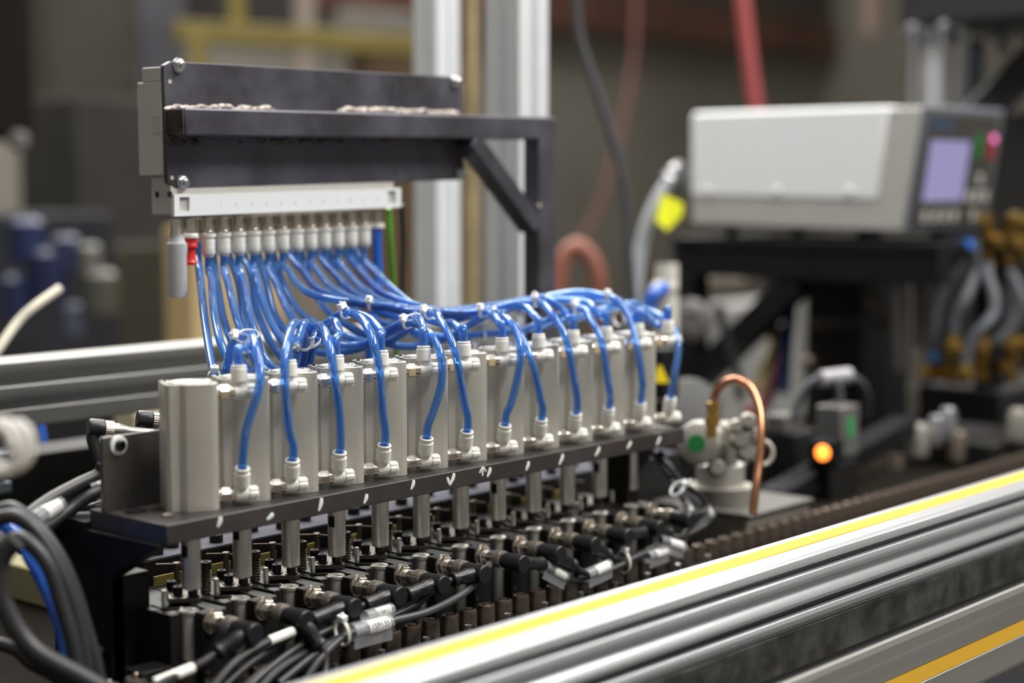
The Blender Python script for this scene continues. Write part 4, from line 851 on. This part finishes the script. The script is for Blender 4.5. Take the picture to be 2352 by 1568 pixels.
# stand
sd = thing('instrument_stand', 'black steel stand with diagonal brace under the white instrument', 'stand', (IX, IY+.2, TZ))
zs = zb-.0122
MB().box((IX-.01, IY-.05, zs-.012), (IX+LX+.01, IY+LY+.025, zs)).build('top_plate', M['blacktop'], sd, .001)
MB().box((IX-.008, IY-.05, zs-.050), (IX+.030, IY+LY+.022, zs-.0122)).build('beam', M['blacktop'], sd, .001)
MB().box((IX-.008, IY+LY-.010, TZ), (IX+.030, IY+LY+.022, zs-.0505)).build('leg', M['blacktop'], sd, .001)
MB().box((IX+LX-.03, IY-.04, TZ), (IX+LX, IY-.01, zs-.0125)).build('leg', M['blacktop'], sd, .001)
MB().bar((IX+.011, IY+LY+.004, zs-.200), (IX+.011, IY+.150, zs-.052), .034, .034, up=(0, 0, 1)).build('brace', M['blacktop'], sd, .001)
pz = at(1586, 735, 2.2); MB().lathe([(.012, -.02), (.026, -.018), (.028, 0), (.022, .004), (.010, .005), (.009, .002), (0, .002)], pz, -FW, 24).build('hub', mat('hub_grey', (.14, .13, .13), .5, .3), sd)
# press body beyond the stand
bp = thing('black_press', 'black press body with grey shafts right of the instrument stand', 'press', at(1960, 760, 2.35))
lo, hi = pbox(1842, 585, 2100, 1010, 2.35, .6); lo.z = TZ
MB().box(lo, hi).build('body', M['dark'], bp, .004)
c1, c2 = at(1865, 742, 2.20), at(2045, 738, 2.24)
MB().bar(c1, c2, .015, .015).build('cross_shaft', mat('dark_shaft', (.07, .065, .062), .4, .6), bp, .001)
MB().cyl(at(2062, 668, 2.15), at(2066, 852, 2.15), .0095, 16).build('shaft', mat('grey_shaft', (.20, .19, .19), .35, .8), bp)
MB().cyl(at(2112, 640, 2.15), at(2114, 800, 2.15), .0085, 16).build('shaft', mat('grey_shaft', (.12, .11, .115), .4, .7), bp)
for px, py in ((2010, 692), (1856, 832)): MB().ball(at(px, py, 2.17), .010).build('knob', M['clamp'], bp)
block('machine_cabinet', 'black machine panel filling the area below the brass fittings', 'panel', M['dark'], (2085, 870, 2500, 1100), 2.3, .5, .004, TZ)
block('black_backplate', 'tall black machine back plate behind the grey hoses', 'panel', mat('black_backplate_paint', (.016, .015, .015), .5), (2100, 270, 2620, 900), 2.75, .5, .004, TZ)
block('black_beam', 'black overhead beam in the top right corner', 'beam', M['dark'], (2050, -160, 2700, 62), 2.5, .7, .004)
MB_ = MB().bar(at(2190, 330, 2.45), at(2420, 90, 2.45), .035, .05, up=RT).build('black_strut', M['dark'], None, .003); tag(MB_, 'black diagonal strut in the upper right corner', 'strut')
# tie rod cylinder
tc = at(2146, 260, 2.45)
tr = thing('tie_rod_cylinder', 'bright air cylinder with tie rods standing behind the white instrument', 'air cylinder', tc)
MB().cyl(at(2146, 420, 2.45), at(2146, 100, 2.45), .0175, 28).build('barrel', M['rail'], tr)
lo, hi = pbox(2076, 74, 2214, 100, 2.45, 1); lo.z = at(2146, 102, 2.45).z; hi.z = at(2146, 72, 2.45).z
MB().box(lo, hi).build('head', M['mill'], tr, .002)
for dx, dy in ((-1, -1), (1, 1), (1, -1), (-1, 1)):
    p = V((tc.x+dx*.0235, tc.y+dy*.0235, 0)); p.z = at(2146, 72, 2.45).z
    MB().cyl((p.x, p.y, p.z-.22), (p.x, p.y, p.z+.012), .0042, 14).build('tie_rod', M['zinc'], tr)
    MB().lathe([(.0085, 0), (.0085, .007), (.006, .009)], (p.x, p.y, p.z), (0, 0, 1), 6).build('nut', M['zinc'], tr)
lmass('pink_post', 'pinkish post on the back wall left of the air cylinder', 'post', (.20, .15, .125), (1978, -300, 2030, 88), 4.6, 1, down=None)
block('dark_valve', 'dark valve body beside the air cylinder at upper right', 'valve', mat('dark_valve_paint', (.03, .04, .055), .5), (2215, 90, 2262, 240), 2.6, 1, .003)
for k, (px, py, s) in enumerate(((2290, 80, 22), (2305, 110, 18), (2286, 185, 20))):
    block('pale_fitting', 'pale fitting among the dark parts in the upper right corner, %s one down' % ORD[k], 'fitting', mat('pale_fit', (.12, .12, .125), .5), (px-s, py-s*.7, px+s, py+s*.7), 2.5, 1, .003)
# brass fittings and grey hoses
def brassrow(lab, px, y0, y1, d, tees):
    t = thing('brass_fitting', lab, 'brass fitting', at(px, y1, d), 0, 'brass fittings at the right edge')
    a, b = at(px, y1, d), at(px, y0, d); L = (b-a).length
    MB().lathe([(.009, 0), (.0095, L*.12), (.0075, L*.14), (.0075, L*.45), (.0098, L*.47), (.0098, L*.7), (.0075, L*.72), (.0085, L)], a, b-a, 14).build('body', M['brassdull'], t)
    for py, dx in tees:
        q = at(px, py, d); MB().lathe([(.0062, 0), (.0062, .010), (.0092, .011), (.0092, .021), (.006, .022)], q, RT*dx-FW*.55, 6).build('side_nut', M['brass'], t)
brassrow('upper brass fitting hanging at the right corner of the instrument', 2268, 492, 610, 2.12, [(505, -.3), (556, .4)])
brassrow('second upper brass fitting right of the instrument corner', 2315, 498, 610, 2.14, [(505, .2), (556, .2)])
brassrow('upper brass fitting cut by the right edge', 2350, 500, 600, 2.16, [(512, .1), (560, -.2)])
brassrow('lower brass fitting at the foot of the first grey hose', 2144, 828, 872, 2.10, [(856, -.6), (856, .3)])
brassrow('lower brass fitting at the foot of the second grey hose', 2188, 766, 880, 2.08, [(792, -.1), (812, .6)])
brassrow('lower brass fitting with bright nut below the curved third hose', 2216, 838, 880, 2.06, [(854, -.1)])
brassrow('lower brass fitting standing between third and fourth hoses', 2256, 770, 876, 2.12, [(796, -.1), (842, -.5)])
brassrow('lower brass fitting block at the right edge under the blue hose', 2325, 766, 880, 2.12, [(790, -.2), (842, -.9), (790, .9)])
for k, (pts, lab) in enumerate((([(2216, 548, 2.1), (2212, 576, 2.1), (2200, 614, 2.1), (2166, 668, 2.1), (2147, 721, 2.1), (2144, 775, 2.1), (2145, 832, 2.1)], 'first grey hose curving down left below the instrument'), ([(2232, 548, 2.1), (2238, 580, 2.1), (2237, 630, 2.1), (2216, 689, 2.08), (2193, 729, 2.08), (2188, 770, 2.08)], 'second grey hose just right of the first'),
        ([(2268, 604, 2.12), (2268, 635, 2.1), (2283, 681, 2.08), (2282, 721, 2.07), (2259, 751, 2.06), (2232, 783, 2.06), (2216, 842, 2.06)], 'third grey hose with an S bend beside the second'), ([(2315, 606, 2.14), (2318, 625, 2.14), (2335, 655, 2.13), (2348, 695, 2.12), (2338, 732, 2.12), (2316, 760, 2.12), (2284, 790, 2.12)], 'fourth grey hose bulging toward the right edge'),
        ([(2284, 548, 2.2), (2286, 620, 2.2), (2270, 690, 2.2), (2250, 745, 2.2)], 'dim grey hose behind the third one'), ([(2300, 600, 2.22), (2310, 660, 2.22), (2322, 720, 2.22), (2325, 770, 2.2)], 'dim grey hose behind the fourth one'))):
    line('grey_hose', lab, 'hose', M['greyhose'], pts, .0075 if k < 4 else .006, group='grey hoses under the instrument')
for k, (px, y0, y1, lab) in enumerate(((2219, 552, 570, 'under the instrument corner'), (2145, 812, 832, 'at the foot of the first grey hose'), (2187, 742, 762, 'at the foot of the second grey hose'))):
    o = MB().cyl(at(px, y1, 2.09), at(px, y0, 2.09), .0088, 18).build('blue_collar', M['bluedot'] if k == 0 else mat('dull_blue', (.03, .10, .25), .4), None); tag(o, 'blue hose collar '+lab, 'hose collar')
# items by the stand
line('grey_lead', 'silvery grey lead with yellow tag running down left of the instrument', 'cable', mat('silver_lead', (.36, .38, .42), .4), [(1536, 420, 2.05), (1515, 450, 2.05), (1488, 510, 2.05), (1470, 580, 2.05), (1460, 650, 2.05), (1456, 720, 2.05), (1462, 790, 2.05)], .0085)
pg = thing('lead_plug', 'black plug with round studs on the rear of the instrument', 'plug', at(1548, 405, 2.1))
MB().cyl(at(1532, 428, 2.07), at(1560, 395, 2.14), .014, 16).build('shell', M['rubber'], pg)
for px, py in ((1548, 388), (1540, 412)): MB().ball(at(px, py, 2.06), .0062).build('stud', M['zinc'], pg)
q = [at(*p) for p in ((1522, 444, 2.03), (1570, 468, 2.035), (1566, 496, 2.035), (1532, 530, 2.03), (1506, 506, 2.025))]
o = MB().add(q+[p+FW*.0012 for p in q], [(4,3,2,1,0), (5,6,7,8,9)]+[(i, (i+1) % 5, 5+(i+1) % 5, 5+i) for i in range(5)]).build('lead_tag', M['tagyellow'], None); tag(o, 'bright yellow folded tag on the silvery lead left of the instrument', 'tag')
wf = thing('white_fitting', 'white plastic pipe fitting behind the farthest tubes', 'pipe fitting', at(1530, 700, 1.9))
MB().cyl(at(1532, 770, 1.9), at(1532, 605, 1.9), .0125, 20).build('pipe', mat('offwhite_pipe', (.58, .56, .50), .5), wf)
MB().cyl(at(1502, 672, 1.89), at(1545, 660, 1.9), .0115, 20).build('branch', mat('ivory_branch', (.56, .52, .44), .5), wf)
line('blue_branch_tube', 'blurred blue tube entering the white pipe fitting', 'air tube', M['hose'], [(1526, 662, 1.86), (1505, 672, 1.84), (1492, 700, 1.84), (1488, 740, 1.84)], .0072)
zf = thing('elbow_fitting', 'pale grey elbow with brass nut under the instrument', 'pipe fitting', at(1800, 640, 2.3))
MB().sweep(smooth([at(1850, 622, 2.3), at(1800, 618, 2.3), at(1776, 640, 2.3), at(1772, 690, 2.3), at(1772, 745, 2.3)], 5), .0125, 16).build('elbow', mat('grey_elbow', (.30, .31, .33), .5), zf)
MB().lathe([(.011, 0), (.012, .004), (.012, .012), (.010, .013)], at(1818, 660, 2.28), (0, 0, 1), 6).build('brass_nut', M['brassdull'], zf)
MB().lathe([(.012, 0), (.013, .004), (.013, .014), (.010, .016)], at(1780, 775, 2.28), (0, 0, 1), 6).build('brass_nut', M['brassdull'], zf)
line('dark_blue_hose', 'dark blue hose hanging under the brass nut below the instrument', 'hose', mat('navy_hose', (.02, .06, .22), .4), [(1818, 660, 2.28), (1815, 720, 2.28), (1806, 800, 2.26), (1800, 900, 2.24)], .0085)
line('pale_yellow_hose', 'pale yellow hose curving down beside the dark blue hose', 'hose', mat('pale_yellow_hose', (.42, .36, .16), .5), [(1780, 772, 2.28), (1774, 800, 2.27), (1755, 850, 2.25), (1735, 900, 2.24)], .0085)
line('dark_red_hose', 'dark red hose between the yellow and blue hoses', 'hose', mat('dark_red_hose', (.28, .03, .04), .5), [(1800, 780, 2.3), (1790, 820, 2.3), (1772, 880, 2.28), (1750, 930, 2.26), (1715, 950, 2.25)], .0095)
line('black_slack_cable', 'black cable dropping from the stand brace', 'cable', M['cable'], [(1650, 700, 2.2), (1664, 760, 2.2), (1680, 810, 2.2), (1694, 860, 2.2), (1700, 920, 2.2)], .0058)
# sensor block with warning sticker
sb = thing('laser_sensor', 'black sensor head with yellow warning triangle beyond the last cylinder', 'sensor', at(1530, 880, 1.62))
lo, hi = pbox(1492, 800, 1562, 915, 1.62, .5); MB().box(lo, hi).build('housing', M['blacktop'], sb, .002)
tri = [at(1504, 879, 1.585), at(1538, 879, 1.585), at(1532, 868, 1.585), at(1519, 839, 1.585), at(1512, 839, 1.585), at(1506, 862, 1.585)]
MB().add(tri+[p+FW*.0008 for p in tri], [(5,4,3,2,1,0), (6,7,8,9,10,11)]+[(i, (i+1) % 6, 6+(i+1) % 6, 6+i) for i in range(6)]).build('warning_triangle', M['sign'], sb)
lo, hi = pbox(1500, 915, 1552, 1080, 1.64, .6); lo.z = TZ; MB().box(lo, hi).build('pedestal', M['black'], sb, .002)
MB_ = MB().lathe([(.030, -.03), (.032, 0), (.026, .006), (.010, .007)], at(1585, 930, 1.75), -FW+V((0, 0, .6)), 28).build('motor_cap', mat('grey_motor', (.045, .044, .044), .5, .2), None); tag(MB_, 'grey round motor cap behind the copper tube', 'motor')
MB_ = MB().lathe([(.026, .0), (.026, .22)], at(1585, 930, 1.79)-V((0, 0, .22)), (0, 0, 1), 20).build('motor_column', M['black'], None); tag(MB_, 'black column that carries the grey motor cap', 'column')
# steel fixture with green label and copper tube
FO = V((.605, .035, TZ)); fd = 1.52
fx_ = thing('leak_fixture', 'stainless fixture with round green label beyond the end of the plate', 'fixture', FO)
lo = V((.555, -.012, TZ)); MB().box((.560, -.026, TZ), (.662, .075, -.096)).build('base', M['castalu'], fx_, .003)
MB().box((.557, -.029, -.0958), (.665, .078, -.0925)).build('base_top', mat('base_top_steel', (.10, .095, .088), .5, .3), fx_, .001)
MB().cyl((.598, .030, -.0924), (.598, .030, -.078), .030, 28).build('flange', M['castalu'], fx_)
MB().cyl((.598, .030, -.0780), (.598, .030, -.058), .022, 24).build('pedestal', M['steel'], fx_)
MB().lathe([(.016, -.016), (.0195, -.014), (.0195, .016), (.016, .018)], at(1611, 1015, 1.50), -FW+RT*-.35, 10, ph=R(15)).build('flow_body', mat('satin_body', (.55, .53, .49), .4, .5), fx_, .001)
MB().lathe([(.0076, .0172), (.0076, .0192), (0, .0192)], at(1611, 1015, 1.50), -FW+RT*-.35, 24).build('round_label', M['glabel'], fx_)
lo, hi = pbox(1630, 968, 1700, 1072, 1.52, .7); MB().box(lo, hi).build('block', M['castalu'], fx_, .003)
for px, py, r in ((1716, 968, .0075), (1690, 980, .0065), (1700, 1010, .009), (1714, 1040, .0085), (1736, 1000, .006), (1645, 1076, .008)):
    MB().lathe([(r*.8, -.012), (r, -.010), (r, .006), (r*.7, .009), (0, .009)], at(px, py, 1.49), -FW+V((0, 0, .15)), 16).build('fitting', M['castalu'], fx_)
P = [at(1752, 1040, 1.5)+RT*(.0088*math.cos(2*PI*k/24))+V((0, 0, 1))*(.0105*math.sin(2*PI*k/24)) for k in range(25)]
MB().sweep(P, .0018, 8, cap=False).build('pull_ring', mat('bone_ring', (.62, .58, .50), .4), fx_)
bf = MB().lathe([(.0045, 0), (.0045, .010), (.0066, .0105), (.0066, .018), (.0050, .0185), (.0050, .024), (.0062, .0245), (.0062, .030), (.0040, .031)], at(1634, 1005, 1.47), at(1638, 930, 1.47)-at(1634, 1005, 1.47), 6).build('brass_adapter', M['brass'], None); tag(bf, 'brass adapter at the top of the stainless fixture holding the copper tube', 'brass fitting')
line('copper_tube', 'copper tube bent in a tall arch beside the green labelled fixture', 'tube', M['copper'], [(1637, 936, 1.47), (1641, 910, 1.47), (1655, 886, 1.465), (1678, 873, 1.46), (1704, 876, 1.455), (1728, 898, 1.45), (1744, 940, 1.44), (1748, 990, 1.43), (1744, 1060, 1.42), (1736, 1120, 1.41), (1729, 1180, 1.405)], .0036, 14)
# second labelled block with orange light
s2 = thing('sensor_block', 'grey sensor block with green label and glowing orange light', 'sensor', at(1920, 1045, 1.78))
lo, hi = pbox(1872, 928, 1976, 1046, 1.78, .8); MB().box(lo, hi).build('housing', mat('grey_block', (.20, .195, .19), .4, .5), s2, .002)
fc = at(1945, 985, 1.76); fc.y = lo.y; fc.x = (lo.x+hi.x)/2
MB().prism([(math.cos(k*PI/8)*.0055, math.sin(k*PI/8)*.0125) for k in range(16)], -.0006, .001, lambda x, y, z: (fc.x+x, fc.y+z-.0004, fc.z+y)).build('green_label', M['glabel'], s2)
lo2 = V((lo.x-.030, lo.y-.004, lo.z-.004)); MB().box(lo2, (lo.x-.0005, hi.y-.01, lo.z+.022)).build('light_housing', M['blacktop'], s2, .002)
MB().lathe([(.0075, 0), (.0075, .002), (.005, .004), (0, .0046)], V((lo.x-.0302, (lo.y+hi.y)/2-.012, lo.z+.010)), (-1, 0, 0), 20).build('orange_light', M['ledorange'], s2)
MB().box((lo.x-.02, lo.y, TZ), (hi.x, hi.y, lo.z-.0045)).build('stand', M['black'], s2, .002)
ht = thing('hose_tee', 'grey hose tee with two thin hoses arching over the sensor block', 'hose', at(1915, 865, 1.78))
MB().cyl(at(1882, 870, 1.77), at(1950, 862, 1.79), .0085, 18).build('tee', mat('pale_tee', (.34, .33, .35), .4), ht)
for pts in ([(1882, 868, 1.77), (1855, 885, 1.77), (1834, 920, 1.77), (1825, 955, 1.77)], [(1950, 862, 1.79), (1978, 880, 1.8), (1992, 915, 1.82), (1990, 960, 1.84)], [(1912, 872, 1.77), (1926, 890, 1.77), (1930, 925, 1.77)]):
    MB().sweep(smooth([at(*p) for p in pts], 6), .0042, 10).build('thin_hose', M['greyhose'], ht)
MB_ = MB().bar(at(1770, 1150, 1.70), at(2080, 975, 1.95), .030, .022, up=(0, 0, 1)).build('sloping_bar', M['blacktop'], None, .002); tag(MB_, 'black sloping arm bar in front of the sensor block', 'arm')
block('grey_bracket', 'small grey bracket behind the pull ring of the fixture', 'bracket', mat('grey_bracket_paint', (.12, .115, .11), .5), (1756, 948, 1850, 992), 1.78, .6)
block('machine_plinth', 'low black machine base between fixture and sensor block', 'base', M['dark'], (1760, 985, 1880, 1120), 1.86, .8, .003, TZ)
for k, (px, py, r, m) in enumerate(((2108, 985, .013, 'castalu'), (2150, 962, .009, 'zinc'), (2178, 945, .010, 'zinc'), (2200, 1000, .011, 'bronze'), (2296, 1055, .009, 'castalu'), (2340, 950, .012, 'castalu'), (2060, 1050, .008, 'bronze'))):
    c = at(px, py, 1.95); o = MB().lathe([(r, -.03), (r, 0), (r*.7, r*.5), (0, r*.6)], c, (0, 0, 1), 16).build('locating_stud', M[m], None); tag(o, 'blurred metal stud on the dark base at the right, %s of its cluster' % ORD[k], 'stud', 'metal studs at the right')
block('stud_plinth', 'dark base block that carries the blurred studs at the right', 'base', M['black'], (2050, 992, 2420, 1075), 2.02, .8, .003, TZ)
